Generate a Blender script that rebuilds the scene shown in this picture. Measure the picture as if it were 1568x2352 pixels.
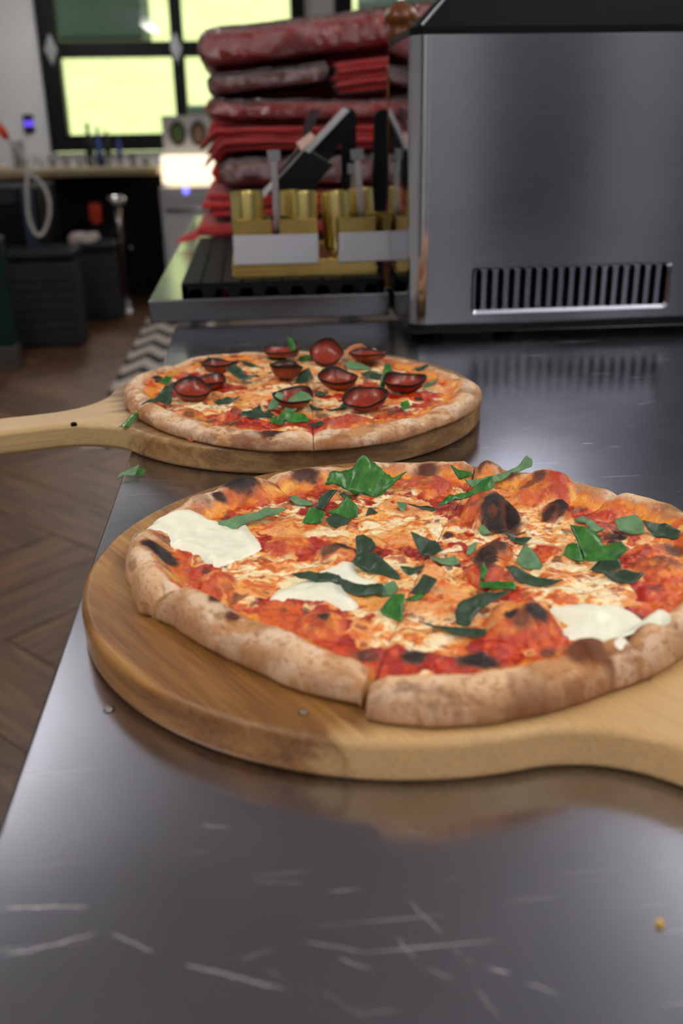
import bpy, bmesh, math, random
import numpy as np
from mathutils import Vector, Matrix

for o in list(bpy.data.objects): bpy.data.objects.remove(o)
SC = bpy.context.scene
COL = SC.collection
PI = math.pi

# ---------------------------------------------------------------- camera
F = 2195.0; PITCH = math.radians(22.1); ROLL = math.radians(-1.02); YAW = math.radians(4.9)
CAMZ = 1.15
CP = np.array([0, 0, CAMZ])
_h = np.array([math.sin(YAW), math.cos(YAW), 0]); _r = np.array([math.cos(YAW), -math.sin(YAW), 0])
FW = _h * math.cos(PITCH) + np.array([0, 0, -math.sin(PITCH)]); _u = np.cross(_r, FW)
RT = math.cos(ROLL) * _r + math.sin(ROLL) * _u
UP = -math.sin(ROLL) * _r + math.cos(ROLL) * _u
cam_d = bpy.data.cameras.new('camera'); cam = bpy.data.objects.new('camera', cam_d); COL.objects.link(cam)
cam_d.sensor_fit = 'VERTICAL'; cam_d.sensor_height = 36.0; cam_d.sensor_width = 24.0
cam_d.lens = 36.0 * F / 2352.0
cam_d.clip_start = 0.02; cam_d.clip_end = 300
cam.matrix_world = Matrix(((RT[0], UP[0], -FW[0], 0), (RT[1], UP[1], -FW[1], 0), (RT[2], UP[2], -FW[2], CAMZ), (0, 0, 0, 1)))
cam_d.dof.use_dof = True; cam_d.dof.focus_distance = 0.63; cam_d.dof.aperture_fstop = 6.3
SC.camera = cam

def ray(u, v): return FW + (u - 784) / F * RT - (v - 1176) / F * UP
def PZ(u, v, z): d = ray(u, v); return CP + d * ((z - CAMZ) / d[2])
def PY(u, v, y): d = ray(u, v); return CP + d * (y / d[1])

# ---------------------------------------------------------------- world, sun, exposure
w = bpy.data.worlds.new('sky'); SC.world = w; w.use_nodes = True
bg = w.node_tree.nodes['Background']; bg.inputs[0].default_value = (0.62, 0.78, 1.0, 1); bg.inputs[1].default_value = 1.0
sun_d = bpy.data.lights.new('sun', 'SUN'); sun = bpy.data.objects.new('sun', sun_d); COL.objects.link(sun)
sun_d.energy = 5.0; sun_d.color = (1, 0.96, 0.86); sun_d.angle = 0.01
sun.rotation_euler = (math.radians(38), 0, math.radians(12))
SC.view_settings.view_transform = 'Standard'; SC.view_settings.look = 'None'
SC.view_settings.gamma = 1.0; SC.view_settings.use_curve_mapping = False
SC.view_settings.exposure = 0.48
LAMP = 17.0

# ---------------------------------------------------------------- helpers
def lin(r, g=None, b=None):
    c = (r, g, b) if g is not None else r
    return tuple(((x / 255) / 12.92 if x / 255 <= 0.04045 else ((x / 255 + 0.055) / 1.055) ** 2.4) for x in c)
def C4(*c): return (*lin(*c), 1)

class NT:
    def __init__(s, name):
        s.m = bpy.data.materials.new(name); s.m.use_nodes = True
        s.t = s.m.node_tree; s.b = s.t.nodes['Principled BSDF']; s.out = s.t.nodes['Material Output']
    def n(s, kind, **kw):
        nd = s.t.nodes.new('ShaderNode' + kind)
        for k, v in kw.items():
            if k.startswith('i_'):
                key = k[2:]; nd.inputs[int(key) if key.isdigit() else key.replace('_', ' ')].default_value = v
            else: setattr(nd, k, v)
        return nd
    def l(s, a, b): s.t.links.new(a, b)
    def math(s, op, a, b=None, clamp=False):
        nd = s.n('Math', operation=op, use_clamp=clamp)
        for i, x in enumerate((a, b)):
            if x is None: continue
            if isinstance(x, (int, float)): nd.inputs[i].default_value = x
            else: s.l(x, nd.inputs[i])
        return nd.outputs[0]
    def coords(s, scale=(1, 1, 1), rot=(0, 0, 0), which='Object'):
        tc = s.n('TexCoord'); mp = s.n('Mapping'); s.l(tc.outputs[which], mp.inputs[0])
        mp.inputs['Scale'].default_value = scale; mp.inputs['Rotation'].default_value = rot
        return mp.outputs[0]
    def noise(s, vec, scale, detail=3, rough=0.5, dist=0.0):
        nd = s.n('TexNoise'); s.l(vec, nd.inputs['Vector'])
        nd.inputs['Scale'].default_value = scale; nd.inputs['Detail'].default_value = detail
        nd.inputs['Roughness'].default_value = rough; nd.inputs['Distortion'].default_value = dist
        return nd.outputs['Fac']
    def ramp(s, fac, stops):
        nd = s.n('ValToRGB'); e = nd.color_ramp.elements
        while len(e) < len(stops): e.new(0.5)
        for el, (p, c) in zip(e, stops): el.position = p; el.color = c if len(c) == 4 else (*c, 1)
        s.l(fac, nd.inputs[0]); return nd.outputs[0]
    def mix(s, fac, a, b, mode='MIX'):
        nd = s.n('Mix', data_type='RGBA', blend_type=mode)
        for i, x in ((0, fac), (6, a), (7, b)):
            if isinstance(x, (int, float)): nd.inputs[i].default_value = x
            elif isinstance(x, tuple): nd.inputs[i].default_value = x
            else: s.l(x, nd.inputs[i])
        return nd.outputs[2]
    def bump(s, h, strength=0.3, dist=0.001):
        nd = s.n('Bump'); nd.inputs['Strength'].default_value = strength; nd.inputs['Distance'].default_value = dist
        s.l(h, nd.inputs['Height']); s.l(nd.outputs[0], s.b.inputs['Normal'])
    def set(s, color=None, rough=None, metal=None, **kw):
        if color is not None:
            if isinstance(color, tuple): s.b.inputs['Base Color'].default_value = color
            else: s.l(color, s.b.inputs['Base Color'])
        if rough is not None:
            if isinstance(rough, (int, float)): s.b.inputs['Roughness'].default_value = rough
            else: s.l(rough, s.b.inputs['Roughness'])
        if metal is not None: s.b.inputs['Metallic'].default_value = metal
        for k, v in kw.items(): s.b.inputs[k.replace('_', ' ')].default_value = v
        return s

def plain(name, rgb, rough=0.5, metal=0.0, var=0.08, scale=20, bump=0.0, **kw):
    if max(rgb) < 70 and not metal: kw.setdefault('Specular_IOR_Level', 0.25)
    t = NT(name); v = t.coords(); n = t.noise(v, scale, 4)
    c = lin(rgb); a = tuple(x * (1 - var) for x in c) + (1,); b = tuple(min(1, x * (1 + var)) for x in c) + (1,)
    t.set(t.ramp(n, [(0.3, a), (0.7, b)]), rough, metal, **kw)
    if bump: t.bump(n, bump, 0.002)
    return t.m

def obj(name, bm, mat, parent=None, smooth=False, bevel=0.0, loc=None, seg=2):
    if isinstance(bm, bmesh.types.BMesh):
        me = bpy.data.meshes.new(name); bm.normal_update(); bm.to_mesh(me); bm.free()
    else: me = bm
    o = bpy.data.objects.new(name, me); COL.objects.link(o)
    if mat and not me.materials: me.materials.append(mat)
    if smooth:
        for p in me.polygons: p.use_smooth = True
    if bevel:
        m = o.modifiers.new('bevel', 'BEVEL'); m.width = bevel; m.segments = seg; m.limit_method = 'ANGLE'
    if parent: o.parent = parent
    if loc is not None: o.location = loc
    return o
def thing(name, label, cat, loc=(0, 0, 0), rz=0.0, group=None):
    o = bpy.data.objects.new(name, None); COL.objects.link(o); o.empty_display_size = 0.05
    o.location = loc; o.rotation_euler = (0, 0, rz); return tag(o, label, cat, group)
def tag(o, label, cat, group=None):
    o['label'] = label; o['category'] = cat
    if group: o['group'] = group
    return o
def struct(o, label=None, cat=None):
    o['kind'] = 'structure'
    if label: o['label'] = label
    if cat: o['category'] = cat
    return o
def dup(root, loc, rz, label, group=None):
    r = root.copy(); COL.objects.link(r); r.location = loc; r.rotation_euler = (0, 0, rz); r['label'] = label
    if group: r['group'] = group
    for ch in list(root.children):
        c = ch.copy(); COL.objects.link(c); c.parent = r
        for g in list(ch.children):
            d = g.copy(); COL.objects.link(d); d.parent = c
    return r
def box(x0, x1, y0, y1, z0, z1, bm=None):
    bm = bm or bmesh.new()
    vs = [bm.verts.new((x, y, z)) for x in (x0, x1) for y in (y0, y1) for z in (z0, z1)]
    for f in ((0, 1, 3, 2), (4, 6, 7, 5), (0, 4, 5, 1), (2, 3, 7, 6), (0, 2, 6, 4), (1, 5, 7, 3)): bm.faces.new([vs[i] for i in f])
    return bm
def prism(pts, z0, z1, bm=None):
    bm = bm or bmesh.new()
    a = [bm.verts.new((p[0], p[1], z0)) for p in pts]; b = [bm.verts.new((p[0], p[1], z1)) for p in pts]
    n = len(pts); bm.faces.new(a[::-1]); bm.faces.new(b)
    for i in range(n): bm.faces.new((a[i], a[(i + 1) % n], b[(i + 1) % n], b[i]))
    return bm
def lathe(prof, seg=32, bm=None, c=(0, 0, 0)):
    bm = bm or bmesh.new(); rings = []
    for r, z in prof:
        if r < 1e-6: rings.append([bm.verts.new((c[0], c[1], c[2] + z))])
        else: rings.append([bm.verts.new((c[0] + r * math.cos(2 * PI * i / seg), c[1] + r * math.sin(2 * PI * i / seg), c[2] + z)) for i in range(seg)])
    for a, b in zip(rings, rings[1:]):
        for i in range(seg):
            j = (i + 1) % seg
            if len(a) == 1 and len(b) == 1: continue
            if len(a) == 1: bm.faces.new((a[0], b[j], b[i]))
            elif len(b) == 1: bm.faces.new((a[i], a[j], b[0]))
            else: bm.faces.new((a[i], a[j], b[j], b[i]))
    return bm
def tube(pts, rad, seg=10, bm=None):
    bm = bm or bmesh.new(); pts = [Vector(p) for p in pts]; rings = []
    for i, p in enumerate(pts):
        t = (pts[min(i + 1, len(pts) - 1)] - pts[max(i - 1, 0)]).normalized()
        a = t.cross(Vector((0.3, 0.2, 1))).normalized(); b = t.cross(a)
        rr = rad[i] if isinstance(rad, (list, tuple)) else rad
        rings.append([bm.verts.new(p + (a * math.cos(2 * PI * k / seg) + b * math.sin(2 * PI * k / seg)) * rr) for k in range(seg)])
    for a, b in zip(rings, rings[1:]):
        for k in range(seg): bm.faces.new((a[k], a[(k + 1) % seg], b[(k + 1) % seg], b[k]))
    bm.faces.new(rings[0][::-1]); bm.faces.new(rings[-1]); return bm
def smoothpath(pts, n=8):
    out = []; P = [np.array(p, float) for p in pts]; P = [2 * P[0] - P[1]] + P + [2 * P[-1] - P[-2]]
    for i in range(1, len(P) - 2):
        for k in range(n):
            t = k / n; a, b, c, d = P[i - 1:i + 3]
            out.append(0.5 * (2 * b + (c - a) * t + (2 * a - 5 * b + 4 * c - d) * t * t + (3 * b - a - 3 * c + d) * t ** 3))
    out.append(P[-2]); return out

# numpy noise
def _hash(ix, iy, seed):
    h = (ix.astype(np.int64) * 374761393 + iy.astype(np.int64) * 668265263 + seed * 2147483647) & 0xffffffff
    h = ((h ^ (h >> 13)) * 1274126177) & 0xffffffff
    return ((h ^ (h >> 16)) & 0xffff) / 65535.0
def vnoise(x, y, seed=0):
    ix = np.floor(x); iy = np.floor(y); fx = x - ix; fy = y - iy
    fx = fx * fx * (3 - 2 * fx); fy = fy * fy * (3 - 2 * fy)
    a = _hash(ix, iy, seed); b = _hash(ix + 1, iy, seed); c = _hash(ix, iy + 1, seed); d = _hash(ix + 1, iy + 1, seed)
    return (a * (1 - fx) + b * fx) * (1 - fy) + (c * (1 - fx) + d * fx) * fy
def fbm(x, y, seed=0, oct=4, gain=0.5):
    s = 0; a = 1; t = 0
    for i in range(oct):
        s = s + a * vnoise(x * 2 ** i + 13.7 * i, y * 2 ** i - 7.3 * i, seed + i); t += a; a *= gain
    return s / t
def sstep(a, b, x):
    t = np.clip((x - a) / (b - a), 0, 1); return t * t * (3 - 2 * t)

# ---------------------------------------------------------------- materials
def steel(name, rgb=(150, 150, 156), rough=0.25, axis=0, aniso=0.0, brush=0.15, arot=0.0, bstr=0.02):
    t = NT(name); sc = [6, 6, 6]; sc[axis] = 0.25; v = t.coords(tuple(sc))
    n = t.noise(v, 120, 3)
    big = t.noise(t.coords(), 3.5, 3)
    r = t.math('ADD', t.math('MULTIPLY', n, brush * 0.5), t.math('ADD', t.math('MULTIPLY', big, 0.08), rough - 0.06))
    c = lin(rgb); t.set(t.ramp(n, [(0.3, tuple(x * 0.93 for x in c)), (0.7, c)]), r, 1.0)
    if aniso:
        t.b.inputs['Anisotropic'].default_value = aniso; t.b.inputs['Anisotropic Rotation'].default_value = arot
        tg = t.n('Tangent', direction_type='RADIAL', axis='Z'); t.l(tg.outputs[0], t.b.inputs['Tangent'])
    t.bump(n, bstr, 0.0002)
    return t.m

def counter_mat():
    t = NT('scratched_counter_steel'); v = t.coords((1, 1, 1))
    br = t.noise(t.coords((0.4, 8, 4)), 130, 3)
    big = t.noise(v, 7, 4)
    # random fine scratches in three directions
    scr = None
    for k, (ang, sx, sy, th) in enumerate(((0.25, 2.2, 90, 0.735), (-0.9, 2.6, 80, 0.75), (1.2, 3.0, 110, 0.755), (0.02, 1.4, 120, 0.73))):
        n = t.noise(t.coords((sx, sy, 1), (0, 0, ang)), 4.0 + k, 2, 0.5)
        m = t.math('MULTIPLY', t.math('SUBTRACT', n, th), 16.0, True)
        scr = m if scr is None else t.math('MAXIMUM', scr, m)
    patch = t.math('MULTIPLY', t.math('SUBTRACT', t.noise(v, 5.0, 3), 0.44), 6.0, True)
    scr = t.math('MULTIPLY', scr, patch)
    # individual long scratches (pixel pairs on the counter top turned into metres)
    sep = t.n('SeparateXYZ'); t.l(v, sep.inputs[0]); X, Y = sep.outputs[0], sep.outputs[1]
    wob = t.noise(v, 160, 2)
    segs = [(450, 1890, 540, 1905, .5), (0, 2085, 215, 2082, .6), (0, 2200, 235, 2140, .6), (245, 2140, 365, 2190, .6), (415, 2212, 665, 2275, .8), (685, 2160, 845, 2190, .6),
            (765, 2195, 870, 2232, .6), (900, 2140, 960, 2215, .5), (960, 2215, 1060, 2255, .5), (595, 2222, 660, 2245, .5), (530, 2208, 650, 2175, .4), (930, 2060, 1025, 2155, .5),
            (1080, 2260, 1160, 2352, .4), (720, 2265, 860, 2352, .35), (915, 1905, 1005, 1922, .35), (565, 2022, 720, 2030, .35),
            (280, 1138, 385, 1134, .35), (318, 1100, 470, 1108, .25), (322, 1116, 440, 1128, .25), (290, 1075, 330, 1080, .25), (262, 1240, 330, 1232, .3),
            (330, 1112, 430, 1122, .3), (1460, 930, 1510, 920, .4), (1040, 2170, 1060, 2200, .9), (1060, 2200, 1100, 2215, .9), (1110, 2220, 1180, 2240, .9), (1190, 2255, 1300, 2290, .5)]
    for (u0, v0, u1, v1, st) in segs:
        a = PZ(u0, v0, 0.9); b = PZ(u1, v1, 0.9)
        L = math.hypot(b[0] - a[0], b[1] - a[1]); dx, dy = (b[0] - a[0]) / L, (b[1] - a[1]) / L
        px = t.math('SUBTRACT', X, float(a[0])); py = t.math('SUBTRACT', Y, float(a[1]))
        al = t.math('ADD', t.math('MULTIPLY', px, dx), t.math('MULTIPLY', py, dy))
        pe = t.math('ADD', t.math('MULTIPLY', px, -dy), t.math('MULTIPLY', py, dx))
        pe = t.math('ABSOLUTE', t.math('ADD', pe, t.math('MULTIPLY', t.math('SUBTRACT', wob, 0.5), 0.003)))
        wd = 0.00055
        line = t.math('SUBTRACT', 1.0, t.math('DIVIDE', pe, wd), True)
        ends = t.math('MULTIPLY', t.math('MULTIPLY', al, 200.0, True), t.math('MULTIPLY', t.math('SUBTRACT', L, al), 200.0, True))
        m = t.math('MULTIPLY', t.math('MULTIPLY', line, ends), st)
        scr = t.math('MAXIMUM', scr, m)
    c = t.mix(scr, t.ramp(big, [(0.35, C4(172, 173, 184)), (0.65, C4(184, 185, 196))]), C4(238, 238, 242))
    r = t.math('ADD', t.math('ADD', t.math('MULTIPLY', br, 0.06), t.math('MULTIPLY', big, 0.10)), 0.10)
    r = t.math('ADD', r, t.math('MULTIPLY', scr, 0.45))
    t.set(c, r, 1.0); t.bump(t.math('ADD', br, scr), 0.03, 0.0004)
    return t.m

def wood(name, base, dark, light, sap=None, sapx=0.3, gx=2.0, gy=22, rough=0.42):
    t = NT(name); v = t.coords((gx, gy, gy)); n1 = t.noise(v, 2.4, 5, 0.6, 1.2); n2 = t.noise(t.coords((gx * 3, gy * 8, gy * 8)), 4, 3)
    n3 = t.noise(t.coords((0.9, 7, 7)), 3.5, 3, 0.5, 0.8)
    c = t.ramp(n1, [(0.34, C4(*dark)), (0.5, C4(*base)), (0.64, C4(*light))])
    c = t.mix(t.math('MULTIPLY', t.math('SUBTRACT', n3, 0.47), 4.0, True), c, C4(*dark))
    c = t.mix(0.25, c, t.ramp(n2, [(0.35, C4(*dark)), (0.65, C4(*light))]))
    if sap:
        tc = t.n('TexCoord'); sp = t.n('SeparateXYZ'); t.l(tc.outputs['Object'], sp.inputs[0])
        x = t.math('ADD', sp.outputs[0], t.math('MULTIPLY', t.math('SUBTRACT', n1, 0.5), 0.05))
        m = t.math('MULTIPLY', t.math('SUBTRACT', x, sapx), 60.0, True)
        c = t.mix(t.math('MULTIPLY', m, 0.85), c, t.ramp(n2, [(0.3, C4(*[int(k * 0.9) for k in sap])), (0.7, C4(*sap))]))
    t.set(c, rough); t.b.inputs['Specular IOR Level'].default_value = 0.4
    t.bump(n2, 0.08, 0.0006); return t.m

def emis(name, rgb, strength):
    t = NT(name); t.set(C4(*rgb), 0.5); t.b.inputs['Emission Color'].default_value = C4(*rgb); t.b.inputs['Emission Strength'].default_value = strength
    return t.m
def clear(name, tint=(1, 1, 1), rough=0.02, amount=0.08, bumpy=0.0, bscale=60, fres=1.35):
    t = NT(name); t.t.nodes.remove(t.b)
    tr = t.n('BsdfTransparent'); tr.inputs[0].default_value = (*tint, 1); gl = t.n('BsdfGlossy'); gl.inputs['Roughness'].default_value = rough
    fr = t.n('Fresnel'); fr.inputs[0].default_value = fres; mx = t.n('MixShader')
    f = t.math('ADD', fr.outputs[0], amount, True); t.l(f, mx.inputs[0]); t.l(tr.outputs[0], mx.inputs[1]); t.l(gl.outputs[0], mx.inputs[2]); t.l(mx.outputs[0], t.out.inputs[0])
    if bumpy:
        bp = t.n('Bump'); bp.inputs['Strength'].default_value = bumpy; bp.inputs['Distance'].default_value = 0.02
        t.l(t.noise(t.coords(), bscale, 4, 0.6, 0.6), bp.inputs['Height']); t.l(bp.outputs[0], gl.inputs['Normal']); t.l(bp.outputs[0], fr.inputs['Normal'])
    return t.m

M = {}
M['counter'] = counter_mat()
M['steel'] = steel('brushed_steel', (188, 188, 192), 0.25, 0)
M['oven_front'] = steel('oven_front_steel', (164, 167, 177), 0.15, 0, brush=0.06, bstr=0.10)
M['oven_side'] = steel('oven_side_steel', (206, 206, 210), 0.09, 2, brush=0.05)
M['table_steel'] = steel('table_steel', (142, 143, 148), 0.17, 0, brush=0.04)
M['chrome'] = plain('chrome', (215, 215, 215), 0.12, 1.0, 0.03)
M['black_gloss'] = plain('black_gloss', (14, 15, 18), 0.22, 0, 0.1)
M['black'] = plain('black_plastic', (11, 11, 14), 0.62, 0, 0.15, Specular_IOR_Level=0.15)
M['slot'] = plain('vent_cavity_black', (4, 4, 5), 0.9)
M['board'] = wood('acacia_wood', (146, 98, 50), (100, 61, 29), (180, 136, 72), (208, 170, 116), 0.105, 2.0, 22)
M['board2'] = wood('acacia_wood_pale_handle', (138, 101, 59), (98, 66, 36), (174, 136, 84), (206, 174, 124), 0.15, 2.0, 22)
M['gold'] = plain('brushed_gold', (228, 208, 132), 0.24, 1.0, 0.12, 30)
M['gold_dark'] = plain('dull_gold', (180, 162, 98), 0.34, 1.0, 0.12, 30)
M['white'] = plain('white_card', (172, 172, 180), 0.5, 0, 0.03)
M['wall'] = plain('wall_paint_pale', (222, 224, 228), 0.8, 0, 0.02, 3)
M['ceil'] = plain('ceiling_paint', (206, 206, 212), 0.9, 0, 0.02, 3)
M['wall_dark'] = plain('wall_paint_grey', (176, 176, 180), 0.8, 0, 0.05, 3)
M['frame'] = plain('black_window_frame', (16, 17, 18), 0.45, 0, 0.1)
M['glass'] = clear('window_glass', (0.96, 0.98, 0.97), 0.01, 0.02)
M['drink_glass'] = clear('clear_glass', (0.93, 0.94, 0.93), 0.06, 0.30)
M['wrap'] = clear('plastic_wrap', (0.98, 0.95, 0.95), 0.06, 0.10, 0.3, 120, 1.5)
M['wrap_cloudy'] = clear('cloudy_plastic_wrap', (0.9, 0.86, 0.88), 0.2, 0.15, 0.4, 90, 1.5)
def cloth(name, rgb):
    t = NT(name); v = t.coords(); n = t.noise(v, 400, 2); n2 = t.noise(v, 14, 3)
    c = lin(rgb); t.set(t.ramp(n2, [(0.3, tuple(x * 0.75 for x in c)), (0.7, c)]), 0.9); t.b.inputs['Sheen Weight'].default_value = 0.2
    t.bump(n, 0.4, 0.0006); return t.m
M['red'] = cloth('red_cotton', (190, 40, 42)); M['red2'] = cloth('bright_red_cotton', (176, 44, 44)); M['wine'] = cloth('wine_red_cotton', (140, 30, 38))
M['mill'] = wood('mill_wood', (112, 62, 26), (84, 44, 18), (132, 78, 36), None, gx=14, gy=3, rough=0.3)
M['bar_wood'] = wood('bar_top_wood', (150, 132, 100), (120, 100, 72), (178, 160, 128), None)
M['dark_box'] = plain('dark_grey_crate', (40, 42, 49), 0.55, 0, 0.15)
M['grout'] = plain('floor_grout', (104, 92, 84), 0.9, 0, 0.1)

# ================================================================ SETTING
def plank_mat():
    t = NT('wood_look_plank'); v = t.coords((1.2, 9, 1)); oi = t.n('ObjectInfo')
    off = t.n('VectorMath', operation='ADD'); t.l(v, off.inputs[0])
    cmb = t.n('CombineXYZ'); rr = t.math('MULTIPLY', oi.outputs['Random'], 50.0); t.l(rr, cmb.inputs[0]); t.l(rr, cmb.inputs[1]); t.l(cmb.outputs[0], off.inputs[1])
    n = t.noise(off.outputs[0], 3.0, 5, 0.6, 1.0)
    c = t.ramp(n, [(0.25, C4(66, 43, 28)), (0.5, C4(106, 74, 50)), (0.78, C4(142, 106, 76))])
    k = t.ramp(oi.outputs['Random'], [(0.0, (0.72, 0.72, 0.72, 1)), (1.0, (1.15, 1.15, 1.15, 1))])
    t.set(t.mix(1.0, c, k, 'MULTIPLY'), 0.42); t.bump(n, 0.1, 0.002); return t.m
M['plank'] = plank_mat()
floor = struct(obj('floor', box(-4.5, 4.5, -3.5, 9.4, -0.12, -0.004), M['grout']), 'brown wood-look herringbone tile floor', 'floor')
W = 0.2295; NL = 4
pm = bpy.data.meshes.new('plank')
bm = box(0, NL * W - 0.006, 0, W - 0.006, -0.0035, 0.0); bm.to_mesh(pm); bm.free(); pm.materials.append(M['plank'])
s2 = math.sqrt(0.5); v0 = 1.266
for iy in range(-14, 42):
    for ix in range(-50, 20):
        for kind in (0, 1):
            if kind == 0 and (ix - iy) % (2 * NL) != 0: continue
            if kind == 1 and (ix - iy) % (2 * NL) != 2 * NL - 1: continue
            u = ix * W + 0.35; v = v0 + iy * W
            cu, cv = (u + NL * W / 2, v + W / 2) if kind == 0 else (u + W / 2, v + NL * W / 2)
            x = (cu + cv) * s2; y = (cv - cu) * s2
            if not (-2.3 < x < 0.6 and 1.0 < y < 8.9 and x > -0.45 - y * 0.26): continue
            o = bpy.data.objects.new('plank', pm); COL.objects.link(o); o.parent = floor
            ox, oy = (u, v) if kind == 0 else (u + W, v)
            o.location = ((ox + oy) * s2, (oy - ox) * s2, 0.0); o.rotation_euler = (0, 0, -PI / 4 + (PI / 2 if kind else 0))
struct(obj('ceiling', box(-4.5, 4.5, -3.5, 9.4, 2.9, 3.0), M['ceil']), 'pale grey ceiling', 'ceiling')
struct(obj('wall_left', box(-4.6, -4.5, -3.5, 9.4, -0.12, 3.0), M['wall']), 'pale left wall', 'wall')
struct(obj('wall_right', box(4.5, 4.6, -3.5, 9.4, -0.12, 3.0), M['wall_dark']), 'grey right wall', 'wall')
struct(obj('wall_front', box(-4.6, 4.6, -3.6, -3.5, -0.12, 3.0), M['wall_dark']), 'grey wall behind the viewpoint', 'wall')
YW = 9.2
wb = bpy.data.objects.new('wall_back', None); COL.objects.link(wb); struct(wb, 'white wall with black framed windows', 'wall')
for (x0, x1, z0, z1) in ((-4.5, -1.71, -0.12, 2.9), (0.545, 0.80, -0.12, 2.9), (2.0, 4.5, -0.12, 2.9), (-1.71, 0.545, -0.12, 0.95), (0.80, 2.0, -0.12, 0.95), (-1.71, 0.545, 2.75, 2.9), (0.8, 2.0, 2.75, 2.9)):
    obj('wall_panel', box(x0, x1, YW, YW + 0.15, z0, z1), M['wall'], wb)
def window(n, x0, x1, vbars, hbars, z0, z1, label):
    wn = bpy.data.objects.new('window_%d' % n, None); COL.objects.link(wn); struct(wn, label, 'window')
    xs = [(x0, x0 + 0.16)] + vbars + [(x1 - 0.12, x1)]; zs = [(z0, z0 + 0.14)] + hbars + [(z1 - 0.1, z1)]
    for a, b in xs: obj('frame_bar', box(a, b, YW - 0.05, YW + 0.1, z0, z1), M['frame'], wn, bevel=0.004)
    for a, b in zs: obj('frame_rail', box(x0, x1, YW - 0.04, YW + 0.09, a, b), M['frame'], wn, bevel=0.004)
    for (a, b) in zip(xs, xs[1:]):
        for (c, d) in zip(zs, zs[1:]): obj('pane', box(a[1], b[0], YW + 0.02, YW + 0.03, c[1], d[0]), M['glass'], wn)
    return wn
w1 = window(1, -1.71, 0.545, [(-0.605, -0.50)], [(1.71, 1.83)], 0.96, 2.75, 'black framed glazed door panel overlooking green hillside')
window(2, 0.80, 2.0, [], [(1.71, 1.83)], 0.96, 2.75, 'black framed window right of the white pillar')
hm = plain('hinge_metal', (190, 192, 196), 0.35, 0.7, 0.05)
for cx in (-1.61, -0.56):
    bmh = prism([(cx, 1.64), (cx + 0.055, 1.77), (cx, 1.90), (cx - 0.055, 1.77)], YW - 0.075, YW - 0.052)
    for v in bmh.verts: v.co = Vector((v.co.x, v.co.z, v.co.y))
    bmesh.ops.recalc_face_normals(bmh, faces=bmh.faces); obj('hinge_plate', bmh, hm, w1, bevel=0.01)
# outside
def grass():
    t = NT('hill_grass'); v = t.coords(); n = t.noise(v, 0.6, 5, 0.6); n2 = t.noise(v, 6, 4)
    c = t.mix(0.35, t.ramp(n, [(0.3, C4(158, 162, 100)), (0.7, C4(190, 198, 126))]), t.ramp(n2, [(0.3, C4(146, 156, 96)), (0.7, C4(206, 212, 146))]))
    t.set(c, 0.95); return t.m
bm = bmesh.new(); rr = random.Random(3); g = []
for j in range(25):
    g.append([bm.verts.new((-22 + i * 2.2, 9.6 + j * 1.7, -0.3 + max(0, j - 1.5) * 0.52 + rr.uniform(-0.08, 0.08))) for i in range(21)])
for j in range(24):
    for i in range(20): bm.faces.new((g[j][i], g[j][i + 1], g[j + 1][i + 1], g[j + 1][i]))
hill = obj('ground_hillside', bm, grass(), smooth=True); struct(hill, 'sunny green hillside outside the windows', 'hillside')
dg = plain('dark_green_tarp', (34, 52, 40), 0.6, 0, 0.2, 2)
tag(obj('dark_pane_panel', box(-2.2, -0.93, 10.2, 11.2, 1.92, 3.6), dg, bevel=0.02), 'dark green panel standing in for reflections in upper left window pane', 'reflection_panel')  # stands in for the dark reflections in the upper left pane
tag(obj('utility_cabinet', prism([(-0.62, 11.0), (-0.27, 11.0), (-0.27, 11.6), (-0.62, 11.6)], 1.12, 1.36), dg, bevel=0.03), 'small dark green cabinet outside right of the tall mullion', 'cabinet')
tag(obj('garden_screen', box(1.15, 2.2, 10.4, 10.6, 1.0, 3.5), dg, bevel=0.02), 'dark green screen outside behind right window', 'screen')

# added linear lamps out of view, shining up and down to light room and steel
lm = emis('led_diffuser', (255, 250, 242), LAMP); fx = plain('lamp_housing', (40, 40, 42), 0.4)
lights = [(-1.15, 0.3, 'left of the near pizza'), (1.2, 0.2, 'right of the near pizza'), (-1.2, -1.6, 'behind the viewpoint on the left'), (1.2, -1.6, 'behind the viewpoint on the right'),
          (-1.25, 3.5, 'over the floor left of the tables'), (1.8, 2.4, 'over the oven'), (3.0, 4.6, 'right of the bar aisle'), (-1.3, 7.9, 'above the bar by the windows')]
for (x, y, lb) in lights:
    t = thing('added_lamp', 'added out-of-view suspended lamp high up ' + lb, 'lamp', (x, y, 2.45), 0, 'added linear lamps out of view')
    obj('housing', box(-0.085, 0.085, -0.62, 0.62, -0.02, 0.02), fx, t)
    for z in (-0.03, 0.02): obj('diffuser', box(-0.075, 0.075, -0.6, 0.6, z, z + 0.01), lm, t)
    for k in (-0.4, 0.4): obj('hanger', box(-0.003, 0.003, k - 0.003, k + 0.003, 0.03, 0.45), fx, t)

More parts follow.
